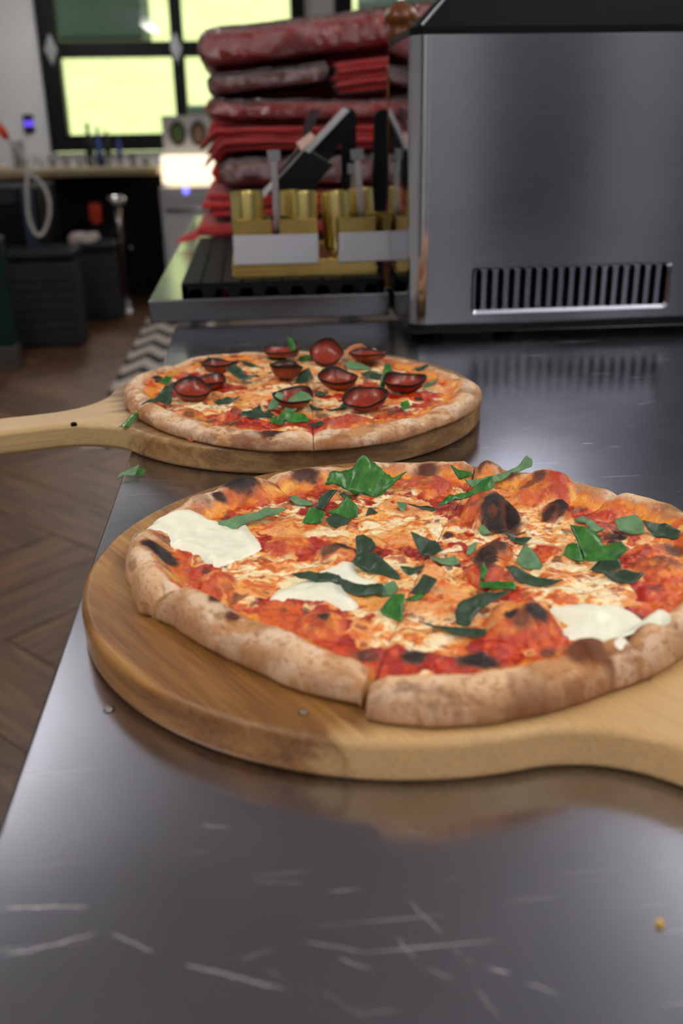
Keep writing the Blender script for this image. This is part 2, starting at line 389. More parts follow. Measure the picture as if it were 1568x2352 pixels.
# ================================================================ COUNTERS
pt = thing('prep_table', 'scratched stainless steel prep table under both pizza boards', 'table', (0, 0, 0))
obj('table_top', box(-0.109, 1.0, -0.45, 1.303, 0.862, 0.9), M['counter'], pt, bevel=0.0022, seg=3)
for (x, y) in ((-0.06, -0.4), (0.95, -0.4), (-0.06, 1.2), (0.95, 1.2)): obj('leg', lathe([(0, 0), (0.02, 0), (0.02, 0.863), (0, 0.863)], 20, c=(x, y, 0)), M['steel'], pt)
obj('undershelf', box(-0.04, 0.93, -0.38, 1.22, 0.25, 0.275), M['steel'], pt, bevel=0.003)
rt = thing('raised_table', 'stainless steel table with folded front edge behind the far pizza', 'table', (0, 0, 0))
obj('table_top', prism([(-0.142, 1.31), (0.183, 1.31), (0.183, 1.36), (0.9, 1.36), (0.9, 2.62), (-0.142, 2.62)], 0.9045, 0.935), M['table_steel'], rt, bevel=0.0018)
for (x, y) in ((-0.09, 1.37), (0.14, 1.40), (-0.09, 2.56), (0.84, 2.56), (0.84, 1.42)): obj('leg', lathe([(0, 0), (0.02, 0), (0.02, 0.906), (0, 0.906)], 20, c=(x, y, 0)), M['steel'], rt)

# ---------------------------------------------------------------- oven
def arc(cx, cy, r, a0, a1, n=8): return [(cx + r * math.cos(a0 + (a1 - a0) * i / n), cy + r * math.sin(a0 + (a1 - a0) * i / n)) for i in range(n + 1)]
OX, OY, OZ0, OZ1, OXR = 0.187, 1.163, 0.9195, 1.240, 0.72
ov = thing('countertop_oven', 'large stainless steel countertop oven with slotted vent and black top', 'oven', (0, 0, 0))
rc = 0.022
body_plan = arc(OX + rc, OY + rc, rc, 1.5 * PI, PI, 10) + [(OX, 1.345), (OXR, 1.345)] + arc(OXR - rc, OY + rc, rc, 0, -PI / 2, 8)
# open shell: side walls
bm = bmesh.new()
a = [bm.verts.new((x, y, OZ0)) for x, y in body_plan]; b = [bm.verts.new((x, y, OZ1)) for x, y in body_plan]
for i in range(len(a) - 1): bm.faces.new((a[i], b[i], b[i + 1], a[i + 1]))
o = obj('side_panel', bm, M['oven_side'], ov, smooth=False)
for p in o.data.polygons: p.use_smooth = True
o.modifiers.new('es', 'EDGE_SPLIT').split_angle = 0.5
# front panel with vent opening
def rrect(x0, x1, z0, z1, r, n=5):
    return arc(x1 - r, z0 + r, r, -PI / 2, 0, n) + arc(x1 - r, z1 - r, r, 0, PI / 2, n) + arc(x0 + r, z1 - r, r, PI / 2, PI, n) + arc(x0 + r, z0 + r, r, PI, 1.5 * PI, n)
def fill_holes(loops, y):
    bm = bmesh.new(); es = []
    for lp in loops:
        vs = [bm.verts.new((x, y, z)) for x, z in lp]
        es += [bm.edges.new((vs[i], vs[(i + 1) % len(vs)])) for i in range(len(vs))]
    bmesh.ops.triangle_fill(bm, edges=es, use_beauty=True)
    bmesh.ops.recalc_face_normals(bm, faces=bm.faces)
    if bm.faces[0].normal.y > 0: bmesh.ops.reverse_faces(bm, faces=bm.faces)
    return bm
pa = PY(1080, 722, OY); pb = PY(1545, 598, OY)
VX0, VX1, VZ0, VZ1 = pa[0], pb[0], pa[2], pb[2] - 0.001
fpan = obj('front_panel', fill_holes([[(OX + rc, OZ0), (OXR - rc, OZ0), (OXR - rc, OZ1), (OX + rc, OZ1)], rrect(VX0, VX1, VZ0, VZ1, 0.006)], OY), M['oven_front'], ov)
fpan.data.transform(Matrix.Translation((-0.45, -11, 0))); fpan.location = (0.45, 11, 0)
q = 0.004; bm = bmesh.new()
A = [bm.verts.new((x, OY, z)) for x, z in rrect(VX0, VX1, VZ0, VZ1, 0.006)]
B = [bm.verts.new((x, OY + 0.004, z)) for x, z in rrect(VX0 + q, VX1 - q, VZ0 + q, VZ1 - q, 0.004)]
for i in range(len(A)): bm.faces.new((A[i], A[(i + 1) % len(A)], B[(i + 1) % len(A)], B[i]))
bmesh.ops.recalc_face_normals(bm, faces=bm.faces)
obj('vent_frame', bm, M['oven_front'], ov, smooth=True)
NS = 18; sx0 = PY(1100, 660, OY)[0]; sx1 = PY(1524, 655, OY)[0]; pitch = (sx1 - sx0) / (NS - 1); sw = pitch * 0.28
slots = []; szz0, szz1 = PY(1300, 708, OY)[2], PY(1300, 614, OY)[2]
for i in range(NS):
    cx = sx0 + i * pitch
    slots.append(arc(cx, szz0 + sw, sw, PI, 2 * PI, 6) + arc(cx, szz1 - sw, sw, 0, PI, 6))
grille = obj('vent_grille', fill_holes([rrect(VX0 + q, VX1 - q, VZ0 + q, VZ1 - q, 0.004)] + slots, OY + 0.004), M['oven_front'], ov)
sm = None
for i, s in enumerate(slots):
    if sm is None:
        bm = bmesh.new(); A = [bm.verts.new((x - (sx0), 0, z)) for x, z in s]; B = [bm.verts.new((x - sx0, 0.004, z)) for x, z in s]
        for k in range(len(A)): bm.faces.new((A[k], A[(k + 1) % len(A)], B[(k + 1) % len(A)], B[k]))
        o = obj('slot_rim', bm, M['oven_side'], grille); sm = o.data
    else: o = obj('slot_rim', sm, None, grille)
    o.location = (sx0 + i * pitch, OY + 0.004, 0)
obj('vent_cavity', box(VX0 + q, VX1 - q, OY + 0.03, OY + 0.035, VZ0 + q, VZ1 - q), M['slot'], ov)
# black base, feet and top
base_plan = [(x, y) for x, y in body_plan]
obj('base', prism([(x + (0.001 if x < 0.4 else -0.001), y + (0.001 if y < 1.3 else -0.001)) for x, y in base_plan][::-1], 0.907, OZ0 + 0.0005), M['black_gloss'], ov, bevel=0.002)
for (x, y) in ((0.225, 1.20), (0.32, 1.215), (0.225, 1.285), (0.67, 1.20), (0.67, 1.285)):
    obj('foot', lathe([(0, 0), (0.012, 0), (0.013, 0.0075), (0, 0.0075)], 20, c=(x, y, 0.9)), M['black'], ov)
bm = bmesh.new()
lo = [bm.verts.new((x, y, OZ1)) for x, y in body_plan]; mi = [bm.verts.new((x, y, OZ1 + 0.008)) for x, y in body_plan]
cx, cy = 0.45, 1.32
hi = [bm.verts.new((max(min(x, OXR - 0.07), OX + 0.075), max(min(y, 1.30), OY + 0.012), OZ1 + (0.075 if y < 1.25 else 0.012))) for x, y in body_plan]
n = len(lo)
for A, B in ((lo, mi), (mi, hi)):
    for i in range(n): bm.faces.new((A[i], A[(i + 1) % n], B[(i + 1) % n], B[i]))
bm.faces.new(hi); bmesh.ops.recalc_face_normals(bm, faces=bm.faces)
obj('top_cover', bm, plain('satin_black_cover', (12, 13, 16), 0.45, 0, 0.1, Specular_IOR_Level=0.12), ov)
e0 = Vector((OX + 0.012, OY + 0.004, OZ1 + 0.009)); e1 = Vector((OX + 0.077, OY + 0.013, OZ1 + 0.076))
obj('cover_trim', tube([e0, e1], 0.0022, 8), M['steel'], ov)

# tall units added behind the viewpoint to put streaks in the oven front
for k, (x0, x1, z1, rgb, lb) in enumerate(((-1.6, -0.6, 2.1, (206, 207, 210), 'leftmost white'), (-0.6, 0.2, 1.9, (170, 171, 176), 'light grey'), (0.2, 0.95, 2.1, (212, 213, 216), 'broad white'), (0.95, 1.43, 2.0, (96, 97, 103), 'narrow dark'), (1.43, 1.82, 2.1, (204, 205, 210), 'slim pale'), (1.82, 2.6, 2.1, (104, 105, 112), 'rightmost dark'))):
    t = thing('reflection_unit', lb + ' tall unit added for oven reflections behind the viewpoint', 'cabinet', (0, 0, 0), 0, 'units added for oven reflections'); m_ = plain('unit_' + lb.replace(' ', '_'), rgb, 0.5, 0, 0.04)
    obj('body', box(x0 + .004, x1 - .004, -2.3, -1.75, 0, z1), m_, t)
    for zz in (0.08, z1 / 2 + .02):
        d_ = obj('door', box(x0 + .012, x1 - .012, -1.75, -1.73, zz, zz + z1 / 2 - .1), m_, t, bevel=.002); obj('handle', box(x1 - .06, x1 - .045, -1.73, -1.70, zz + .3, zz + .5), M['steel'], d_)

# ================================================================ BOARDS
BT = 0.0212
def board(name, label, cx, cy, ang, mat, R=0.172, hw=0.022, rf=0.065, hl=0.34):
    t = thing(name, label, 'board', (cx, cy, 0.9), ang, None)
    d = math.sqrt((R + rf) ** 2 - (hw + rf) ** 2); ph = math.atan2(hw + rf, d)
    pts = arc(0, 0, R, ph, 2 * PI - ph, 120)
    pts += arc(d, -(hw + rf), rf, PI - ph, PI / 2, 16)[1:]
    pts += arc(hl - hw, 0, hw, -PI / 2, PI / 2, 14)
    pts += arc(d, (hw + rf), rf, -PI / 2, -(PI - ph), 16)[:-1]
    bmx = prism(pts, 0.0002, BT)
    obj('board_body', bmx, mat, t, smooth=False, bevel=0.0045, seg=4)
    bo = t.children[0]
    for p in bo.data.polygons: p.use_smooth = True
    bo.modifiers.new('wn', 'WEIGHTED_NORMAL')
    return t
C1 = (0.071, 0.486); C2 = (0.032, 0.865)
board('serving_board', 'round acacia serving board under the mozzarella and basil pizza', C1[0], C1[1], math.radians(-58), M['board'])
board('serving_board', 'round acacia serving board with handle overhanging the table under pepperoni pizza', C2[0], C2[1], math.radians(-164), M['board2'])
ZB = 0.9 + BT

# ================================================================ PIZZAS
def zm(o, s, pts): return [(o[0] + p[0] / s, o[1] + p[1] / s) for p in pts]
ZE = ((600, 1040), 2.45); ZA = ((180, 1030), 2.178); ZBm = ((820, 1030), 2.096); ZD = ((260, 760), 1.782)

def pizza_mat(name, bscale=900, bstr=0.5):
    t = NT(name); at = t.n('Attribute', attribute_name='Col'); rg = t.n('Attribute', attribute_name='Rough')
    v = t.coords(); n = t.noise(v, bscale, 3, 0.6); n2 = t.noise(v, bscale * 0.35, 3)
    k = t.ramp(n, [(0.25, (0.84, 0.84, 0.84, 1)), (0.75, (1.12, 1.12, 1.12, 1))])
    t.set(t.mix(1.0, at.outputs['Color'], k, 'MULTIPLY'), rg.outputs['Fac'])
    t.b.inputs['Subsurface Weight'].default_value = 0.0
    t.bump(t.math('ADD', n, t.math('MULTIPLY', n2, 1.5)), bstr, 0.0010); return t.m

class Pizza: pass
def seg_dist(px, py, poly):
    d = np.full(px.shape, 1e9); inside = np.zeros(px.shape, bool); n = len(poly)
    for i in range(n):
        x0, y0 = poly[i]; x1, y1 = poly[(i + 1) % n]
        dx, dy = x1 - x0, y1 - y0; L = dx * dx + dy * dy + 1e-12
        t = np.clip(((px - x0) * dx + (py - y0) * dy) / L, 0, 1)
        d = np.minimum(d, np.hypot(px - x0 - t * dx, py - y0 - t * dy))
        cond = ((y0 > py) != (y1 > py)); xx = x0 + (py - y0) * dx / (dy if abs(dy) > 1e-12 else 1e-12)
        inside ^= cond & (px < xx)
    return np.where(inside, d, -d)

def make_pizza(name, label, cen_px, contour, cuts_px, sauce, cheese, bubbles, chars, res, seed, rim_h=0.0145, rim_w=0.026, back=0.28, gaps=(), floury=0.5):
    P = Pizza(); c = PZ(cen_px[0], cen_px[1], ZB + 0.009); P.c = c
    def loc(u, v, h=0.010): q = PZ(u, v, ZB + h); return q[0] - c[0], q[1] - c[1]
    P.loc = loc
    con = []
    for u, v, h in contour:
        x, y = loc(u, v, h); con.append((math.atan2(y, x), math.hypot(x, y)))
    con.sort(); ca = np.array([k[0] for k in con]); cr = np.array([k[1] for k in con])
    ca3 = np.concatenate([ca - 2 * PI, ca, ca + 2 * PI]); cr3 = np.concatenate([cr, cr, cr])
    gA = np.linspace(-PI, PI, 721); gR = np.interp(gA, ca3, cr3)
    # gentle smoothing except at steep steps
    ker = np.array([1, 2, 3, 4, 3, 2, 1.0]); ker /= ker.sum()
    gS = np.convolve(np.concatenate([gR[-8:], gR, gR[:8]]), ker, 'same')[8:-8]
    stepm = np.abs(np.gradient(gR)) > 0.0012
    stepm = np.convolve(stepm.astype(float), np.ones(9), 'same') > 0
    gR = np.where(stepm, gR, gS)
    def Rf(th):
        th = (th + PI) % (2 * PI) - PI
        return np.interp(th, gA, gR) + 0.0016 * (vnoise(th * 6 + 40, th * 0, seed + 50) - 0.5) + 0.0008 * (vnoise(th * 22 + 90, th * 0, seed + 51) - 0.5)
    P.Rf = Rf
    SA = [(*loc(u, v), r) for u, v, r in sauce]; CH = [(*loc(u, v), r) for u, v, r in cheese]
    BU = [(*loc(u, v, hz), r, hh, ch) for u, v, r, hh, ch, hz in bubbles]
    def blob(x, y, bx, by, r, sd=0):
        wk = r * (0.6 if sd == 5 else 1.1); wx = (fbm(x * 90 + 3, y * 90, seed + 7 + sd, 3) - 0.5) * wk; wy = (fbm(x * 90 + 60, y * 90, seed + 9 + sd, 3) - 0.5) * wk
        return np.hypot(x + wx - bx, y + wy - by) / r
    def height(x, y):
        th = np.arctan2(y, x); r = np.hypot(x, y); R = Rf(th); e = np.maximum(R - r, 0)
        rimv = (0.78 - back * sstep(-0.2, 0.8, np.sin(th))) + 0.75 * (fbm(th * 4 + 20, th * 0 + 5, seed + 3, 3) - 0.35)
        rw = rim_w * (0.85 + 0.4 * (vnoise(th * 3.3 + 9, th * 0 + 2, seed + 4)))
        inner = 0.0062 + 0.0042 * (fbm(x * 55, y * 55, seed, 4) - 0.5) + 0.0034 * (fbm(x * 150, y * 150, seed + 2, 4, 0.6) - 0.5)
        rim = rim_h * rimv * np.sqrt(np.clip(1 - ((rw * 0.5 - np.minimum(e, rw * 0.5)) / (rw * 0.5)) ** 2, 0, 1)) * 0.72 + rim_h * 0.28
        k = sstep(rw * 0.5, rw * 1.15, e)
        h = rim * (1 - k) + inner * k + (fbm(x * 70, y * 70, seed + 12, 4) - 0.5) * 0.0034
        for bx, by, br, bh, ch in BU:
            d = np.hypot(x - bx, y - by) / br
            h = h + bh * np.clip(1 - d * d, 0, 1) ** 0.85 * (0.85 + 0.3 * fbm(x * 150, y * 150, seed + 5, 2))
        return np.maximum(h, 0.0015)
    P.height = height
    def hit(u, v):
        d = ray(u, v); o = CP - np.array([c[0], c[1], ZB])
        zs = np.linspace(0.034, 0.002, 65); t_ = (zs - o[2]) / d[2]; xx = o[0] + d[0] * t_; yy = o[1] + d[1] * t_
        k = int(np.argmax(height(xx, yy) >= zs)); return float(xx[k]), float(yy[k]), float(zs[k])
    P.hit = hit
    CR = [(*hit(u, v)[:2], r, s) for u, v, r, s, hz in chars]
    def color(x, y):
        th = np.arctan2(y, x); r = np.hypot(x, y); R = Rf(th); e = np.maximum(R - r, 0)
        rw = rim_w * (0.85 + 0.4 * (vnoise(th * 3.3 + 9, th * 0 + 2, seed + 4)))
        def mixc(A, c, m):
            cc = np.array(lin(c)); return A * (1 - m[:, None]) + cc * m[:, None]
        n0 = fbm(x * 60, y * 60, seed + 20, 4); n1 = fbm(x * 160, y * 160, seed + 21, 4); nf = fbm(x * 420, y * 420, seed + 22, 3)
        wx = x + 0.006 * (n0 - 0.5); wy = y + 0.006 * (n1 - 0.5)
        wx2 = x + 0.02 * (n0 - 0.5) + 0.008 * (n1 - .5); wy2 = y + 0.02 * (fbm(x * 60 + 40, y * 60, seed + 27, 3) - 0.5); st = fbm(wx2 * 130, wy2 * 240, seed + 24, 4, 0.62); ns = fbm(x * 26 + 5, y * 26, seed + 25, 3)
        # sauce vs cheese
        s = (ns - 0.5) * 2.0 + (n1 - 0.5) * 1.6 + 0.25
        for bx, by, br in CH: s = s + 1.3 * np.clip(1.25 - blob(x, y, bx, by, br, 1), 0, 1)
        for bx, by, br in SA: s = s - 2.0 * np.clip(1.25 - blob(x, y, bx, by, br, 2), 0, 1)
        s = s - 0.9 * (1 - sstep(0.020, 0.042, e))
        mc = sstep(-0.12, 0.16, s)
        sau = np.ones((len(x), 3)) * np.array(lin(170, 32, 14)); sau = mixc(sau, (206, 68, 24), sstep(0.45, 0.62, n1)); sau = mixc(sau, (222, 104, 34), sstep(0.55, 0.72, n0) * 0.8)
        sau = mixc(sau, (132, 18, 12), sstep(0.56, 0.7, nf) * 0.5)
        che = np.ones((len(x), 3)) * np.array(lin(246, 216, 158)); che = mixc(che, (236, 140, 52), sstep(0.47, 0.60, st) * 0.92); lf = fbm(x * 38 + 31, y * 38, seed + 28, 3); che = mixc(che, (232, 132, 48), sstep(0.5, 0.64, lf) * 0.7)
        che = mixc(che, (240, 176, 84), sstep(0.5, 0.68, n0) * 0.6)
        che = mixc(che, (206, 84, 30), sstep(0.60, 0.70, st) * 0.8); che = mixc(che, (206, 92, 34), sstep(0.62, 0.74, nf) * 0.5); che = mixc(che, (168, 74, 28), sstep(0.66, 0.76, n1) * 0.9)
        che = mixc(che, (252, 238, 200), sstep(0.52, 0.66, 1 - st) * (1 - sstep(0.5, 0.6, lf)) * 0.8)
        col = sau * (1 - mc[:, None]) + che * mc[:, None]
        rough = 0.22 + 0.08 * mc
        # oily orange band inside the crust
        ob = sstep(rw * 0.55, rw * 0.85, e + (n0 - 0.5) * 0.016) * (1 - sstep(rw * 0.95, rw * 1.35, e + (n1 - 0.5) * 0.018))
        oc = np.ones((len(x), 3)) * np.array(lin(236, 150, 50)); oc = mixc(oc, (216, 96, 32), sstep(0.5, 0.68, n0)); oc = mixc(oc, (244, 184, 88), sstep(0.55, 0.7, n1))
        col = col * (1 - ob[:, None]) + oc * ob[:, None]
        # crust
        cm = 1 - sstep(rw * 0.50, rw * 0.78, e + (n0 - 0.5) * 0.016 + (n1 - 0.5) * 0.006)
        rs_ = r + 0.014 * (1 - np.sqrt(np.clip(e / 0.007, 0, 1))); x, y, x_0, y_0 = rs_ * np.cos(th), rs_ * np.sin(th), x, y
        nf_0 = nf; nf = fbm(x * 420, y * 420, seed + 22, 3)
        cc = np.ones((len(x), 3)) * np.array(lin(222, 182, 140)); cc = mixc(cc, (184, 126, 74), sstep(0.46, 0.66, fbm(x * 40 + 9, y * 40, seed + 30, 3)) * 0.85)
        cc = mixc(cc, (232, 208, 180), sstep(0.5 - 0.1 * floury, 0.66, fbm(x * 75 + 19, y * 75, seed + 31, 3)) * (0.4 + 0.6 * floury))
        cc = mixc(cc, (150, 96, 54), (1 - sstep(0.0, 0.006, e)) * 0.55 * sstep(0.3, 0.6, n0)); cc = mixc(cc, (150, 96, 54), sstep(0.58, 0.72, nf) * 0.55); cc = mixc(cc, (120, 72, 40), sstep(0.62, 0.76, fbm(x * 55 + 3, y * 55, seed + 33, 4)) * 0.6); cc = mixc(cc, (158, 100, 54), (1 - sstep(0.001, 0.008, e)) * 0.3)
        x, y, nf = x_0, y_0, nf_0
        col = col * (1 - cm[:, None]) + cc * cm[:, None]; rough = rough * (1 - cm) + 0.78 * cm
        # blisters
        for bx, by, br, bh, ch in BU:
            d = blob(x, y, bx, by, br, 3); m = (1 - sstep(0.75, 1.1, d)) * (0.86 if bh > 0.002 else 0.4)
            bc = np.ones((len(x), 3)) * np.array(lin(212, 92, 32)); bc = mixc(bc, (234, 140, 54), sstep(0.45, 0.62, n1)); bc = mixc(bc, (186, 52, 22), sstep(0.52, 0.66, n0))
            m = m * (1 - 0.75 * cm); col = col * (1 - m[:, None]) + bc * m[:, None]
            if ch > 0:
                k = ch * (1 - sstep(0.30, 0.72, blob(x, y, bx, by, br, 4) + (nf - 0.5) * 0.5)); col = mixc(col, (92, 42, 22), np.clip(k * 1.3, 0, 1)); col = mixc(col, (30, 19, 18), np.clip(k * 1.5 - 0.45, 0, 1)); rough = rough + 0.3 * k
        for bx, by, br, sgt in CR:
            k = sgt * (1 - sstep(0.45, 1.15, blob(x, y, bx, by, br, 5) + (nf - 0.5) * 0.35)); col = mixc(col, (104, 52, 26), np.clip(k * 1.6, 0, 1)); col = mixc(col, (32, 21, 20), np.clip(k * 2.0 - 0.8, 0, 1)); rough = rough + 0.3 * k
        # small random scorches
        k = sstep(0.70, 0.80, fbm(x * 100 + 77, y * 100, seed + 40, 3)) * 0.85; col = mixc(col, (110, 48, 24), k * (1 - cm * 0.6))
        return np.clip(col, 0, 1), np.clip(rough, 0.2, 0.95)
    t = thing(name, label, 'pizza', (c[0], c[1], ZB + 0.0005)); P.root = t
    mat = pizza_mat(name + '_surface'); P.mat = mat
    cuts = sorted(math.atan2(loc(u, v, 0.005)[1], loc(u, v, 0.005)[0]) for u, v in cuts_px)
    full = []
    for i, a0 in enumerate(cuts):
        a1 = cuts[(i + 1) % len(cuts)]
        if a1 <= a0: a1 += 2 * PI
        full.append((a0, a1))
    nr = int(0.158 / res)
    for i, (a0, a1) in enumerate(full):
        nc = max(8, int((a1 - a0) * 0.16 / res / 1.05))
        us = np.concatenate([np.linspace(0.004, 0.90, nr), 0.90 + 0.10 * np.sin(np.linspace(0, PI / 2, max(10, nr // 6)))[1:]])
        vv = np.linspace(0, 1, nc)
        U, V = np.meshgrid(us, vv, indexing='ij')
        g0 = [0.0003, 0.0003]; gi = 0.72
        for (gu, gv, gw, gn) in gaps:
            ga = math.atan2(loc(gu, gv, 0.005)[1], loc(gu, gv, 0.005)[0])
            for e_, aa in enumerate((a0, a1)):
                if abs((aa - ga + PI) % (2 * PI) - PI) < 0.01: g0[e_] = gw; gi = gn
        def gapf(g): return (0.00025 + (g - 0.00025) * sstep(gi, 1.0, U)) / np.maximum(U * 0.155, 0.002)
        TH = (a0 + np.minimum(gapf(g0[0]), 0.06)) * (1 - V) + (a1 - np.minimum(gapf(g0[1]), 0.06)) * V
        thc = np.clip(TH, a0 + 0.012, a1 - 0.012)
        R = Rf(thc); r = U * R
        X = r * np.cos(TH); Y = r * np.sin(TH)
        Xf, Yf = X.ravel(), Y.ravel()
        Hh = height(Xf, Yf).reshape(X.shape)
        # sag slightly at the slice edges on the rim
        ed = np.minimum(V, 1 - V) * (a1 - a0) * r; Hh = Hh * (1 - 0.22 * (1 - sstep(0, 0.008, ed)) * sstep(0.6, 0.9, U)) - 0.0012 * (1 - sstep(0, 0.0025, ed))
        Hh = np.maximum(Hh, 0.001)
        col, rg = color(Xf, Yf)
        n_r, n_c = X.shape
        # underside rows
        Re = R[-1]; Te = TH[-1]; he = Hh[-1]
        ex = [(1.002, 0.55), (0.997, 0.22), (0.982, 0.0)]
        xs = [X] + [(Re * k * np.cos(Te))[None] for k, z in ex]; ys = [Y] + [(Re * k * np.sin(Te))[None] for k, z in ex]; zs = [Hh] + [(he * z)[None] for k, z in ex]
        X = np.concatenate(xs); Y = np.concatenate(ys); Zz = np.concatenate(zs); n_r = X.shape[0]
        ec = col.reshape(-1, n_c, 3)[-1] if False else col[-n_c:]
        bn = np.array(lin(170, 114, 66))
        col = np.concatenate([col, ec * 0.85 + bn * 0.15, ec * 0.5 + bn * 0.5, np.tile(bn * 0.7, (n_c, 1))]); rg = np.concatenate([rg, np.full(3 * n_c, 0.85)])
        idx = np.arange(n_r * n_c).reshape(n_r, n_c)
        q = np.stack([idx[:-1, :-1], idx[1:, :-1], idx[1:, 1:], idx[:-1, 1:]], -1).reshape(-1, 4)
        verts = np.stack([X.ravel(), Y.ravel(), Zz.ravel()], -1)
        # cut walls
        crumb = np.array(lin(214, 170, 112)); nv = len(verts); wv, wc, wq = [], [], []
        for side, colj in ((0, 0), (1, n_c - 1)):
            top = idx[:, colj]; m = len(top)
            tv = verts[top]; s0 = nv + sum(len(k) for k in wv)
            lay = [tv, np.c_[tv[:, :2], np.maximum(tv[:, 2] - 0.0025, 0)], np.c_[tv[:, :2], np.zeros(m)]]
            wv += lay; wc += [col[top], np.tile(crumb, (m, 1)) * (0.8 + 0.3 * vnoise(np.arange(m) * 0.3, np.zeros(m), 3))[:, None], np.tile(crumb * 0.7, (m, 1))]
            ii = np.arange(3 * m).reshape(3, m) + s0
            qq = np.stack([ii[:-1, :-1], ii[1:, :-1], ii[1:, 1:], ii[:-1, 1:]], -1).reshape(-1, 4)
            wq.append(qq if side == 1 else qq[:, ::-1])
        verts = np.concatenate([verts] + wv); col = np.concatenate([col] + wc); rg = np.concatenate([rg, np.full(len(verts) - len(rg), 0.8)])
        q = np.concatenate([q] + wq)
        me = bpy.data.meshes.new('slice'); me.vertices.add(len(verts)); me.vertices.foreach_set('co', verts.astype(np.float32).ravel())
        me.loops.add(q.size); me.loops.foreach_set('vertex_index', q.astype(np.int32).ravel())
        me.polygons.add(len(q)); me.polygons.foreach_set('loop_start', np.arange(0, q.size, 4, dtype=np.int32)); me.polygons.foreach_set('use_smooth', np.ones(len(q), bool))
        me.update(calc_edges=True)
        ca_ = me.color_attributes.new('Col', 'FLOAT_COLOR', 'POINT'); ca_.data.foreach_set('color', np.c_[col, np.ones(len(col))].astype(np.float32).ravel())
        ra = me.attributes.new('Rough', 'FLOAT', 'POINT'); ra.data.foreach_set('value', rg.astype(np.float32))
        obj('slice', me, mat, t)
    return P

def polysmooth(pts, n=4, lw=0.35):
    P = [np.array(p, float) for p in pts]; m = len(P); out = []
    for i in range(m):
        a, b, c, d = P[i - 1], P[i], P[(i + 1) % m], P[(i + 2) % m]
        for k in range(n):
            t = k / n; q = 0.5 * (2 * b + (c - a) * t + (2 * a - 5 * b + 4 * c - d) * t * t + (3 * b - a - 3 * c + d) * t ** 3)
            out.append(lw * (b * (1 - t) + c * t) + (1 - lw) * q)
    return out

def mozz(P, poly_px, thick, res, name='mozzarella', mat=None):
    poly = [P.loc(u, v, 0.009) for u, v in polysmooth(poly_px, 5)]; pa = np.array(poly)
    x0, y0 = pa.min(0) - 0.003; x1, y1 = pa.max(0) + 0.003
    nx, ny = int((x1 - x0) / res) + 1, int((y1 - y0) / res) + 1
    X, Y = np.meshgrid(np.linspace(x0, x1, nx), np.linspace(y0, y1, ny), indexing='ij')
    sd = seg_dist(X.ravel(), Y.ravel(), poly).reshape(X.shape) + 0.0014 * (fbm(X * 220, Y * 220, 5, 3) - 0.5)
    Hh = P.height(X.ravel(), Y.ravel()).reshape(X.shape)
    for _ in range(14):
        Hp = np.pad(Hh, 1, 'edge'); Hh = (Hp[:-2, 1:-1] + Hp[2:, 1:-1] + Hp[1:-1, :-2] + Hp[1:-1, 2:] + Hp[1:-1, 1:-1]) / 5
    Z = Hh - 0.0012 + (thick + 0.0012) * np.sqrt(np.clip(sd / 0.006, 0, 1)) + 0.0018 * (fbm(X * 70, Y * 70, 9, 2) - 0.5) * sstep(0, 0.006, sd)
    keep = sd > -0.001
    idx = -np.ones(X.shape, int); idx[keep] = np.arange(keep.sum())
    verts = np.stack([X[keep], Y[keep], Z[keep]], -1)
    q = np.stack([idx[:-1, :-1], idx[1:, :-1], idx[1:, 1:], idx[:-1, 1:]], -1).reshape(-1, 4); q = q[(q >= 0).all(1)]
    me = bpy.data.meshes.new(name); me.from_pydata(verts.tolist(), [], q.tolist())
    o = obj(name, me, mat, P.root, smooth=True); o['label'] = 'melted white mozzarella'; return o

def leafmat(name, a, b, rough, spec=0.5):
    t = NT(name); v = t.coords(); n = t.noise(v, 140, 4, 0.6); wv = t.n('TexWave', wave_type='BANDS'); t.l(t.coords((1, 1, 1), (0, 0, 0.7)), wv.inputs[0])
    wv.inputs['Scale'].default_value = 75; wv.inputs['Distortion'].default_value = 3.0; wv.inputs['Detail'].default_value = 2
    vein = t.math('MULTIPLY', t.math('SUBTRACT', wv.outputs['Fac'], 0.86), 6.0, True)
    c = t.ramp(n, [(0.3, C4(*a)), (0.7, C4(*b))]); c = t.mix(t.math('MULTIPLY', vein, 0.03), c, C4(150, 180, 130))
    t.set(c, rough); t.b.inputs['Specular IOR Level'].default_value = spec
    t.bump(t.math('ADD', n, t.math('MULTIPLY', vein, 0.3)), 0.3, 0.0006); return t.m
LM = {'g': leafmat('basil_green', (28, 84, 26), (66, 132, 50), 0.26), 'd': leafmat('basil_dark', (24, 44, 30), (54, 80, 56), 0.36), 'p': leafmat('basil_pale_underside', (70, 112, 72), (112, 150, 106), 0.5)}
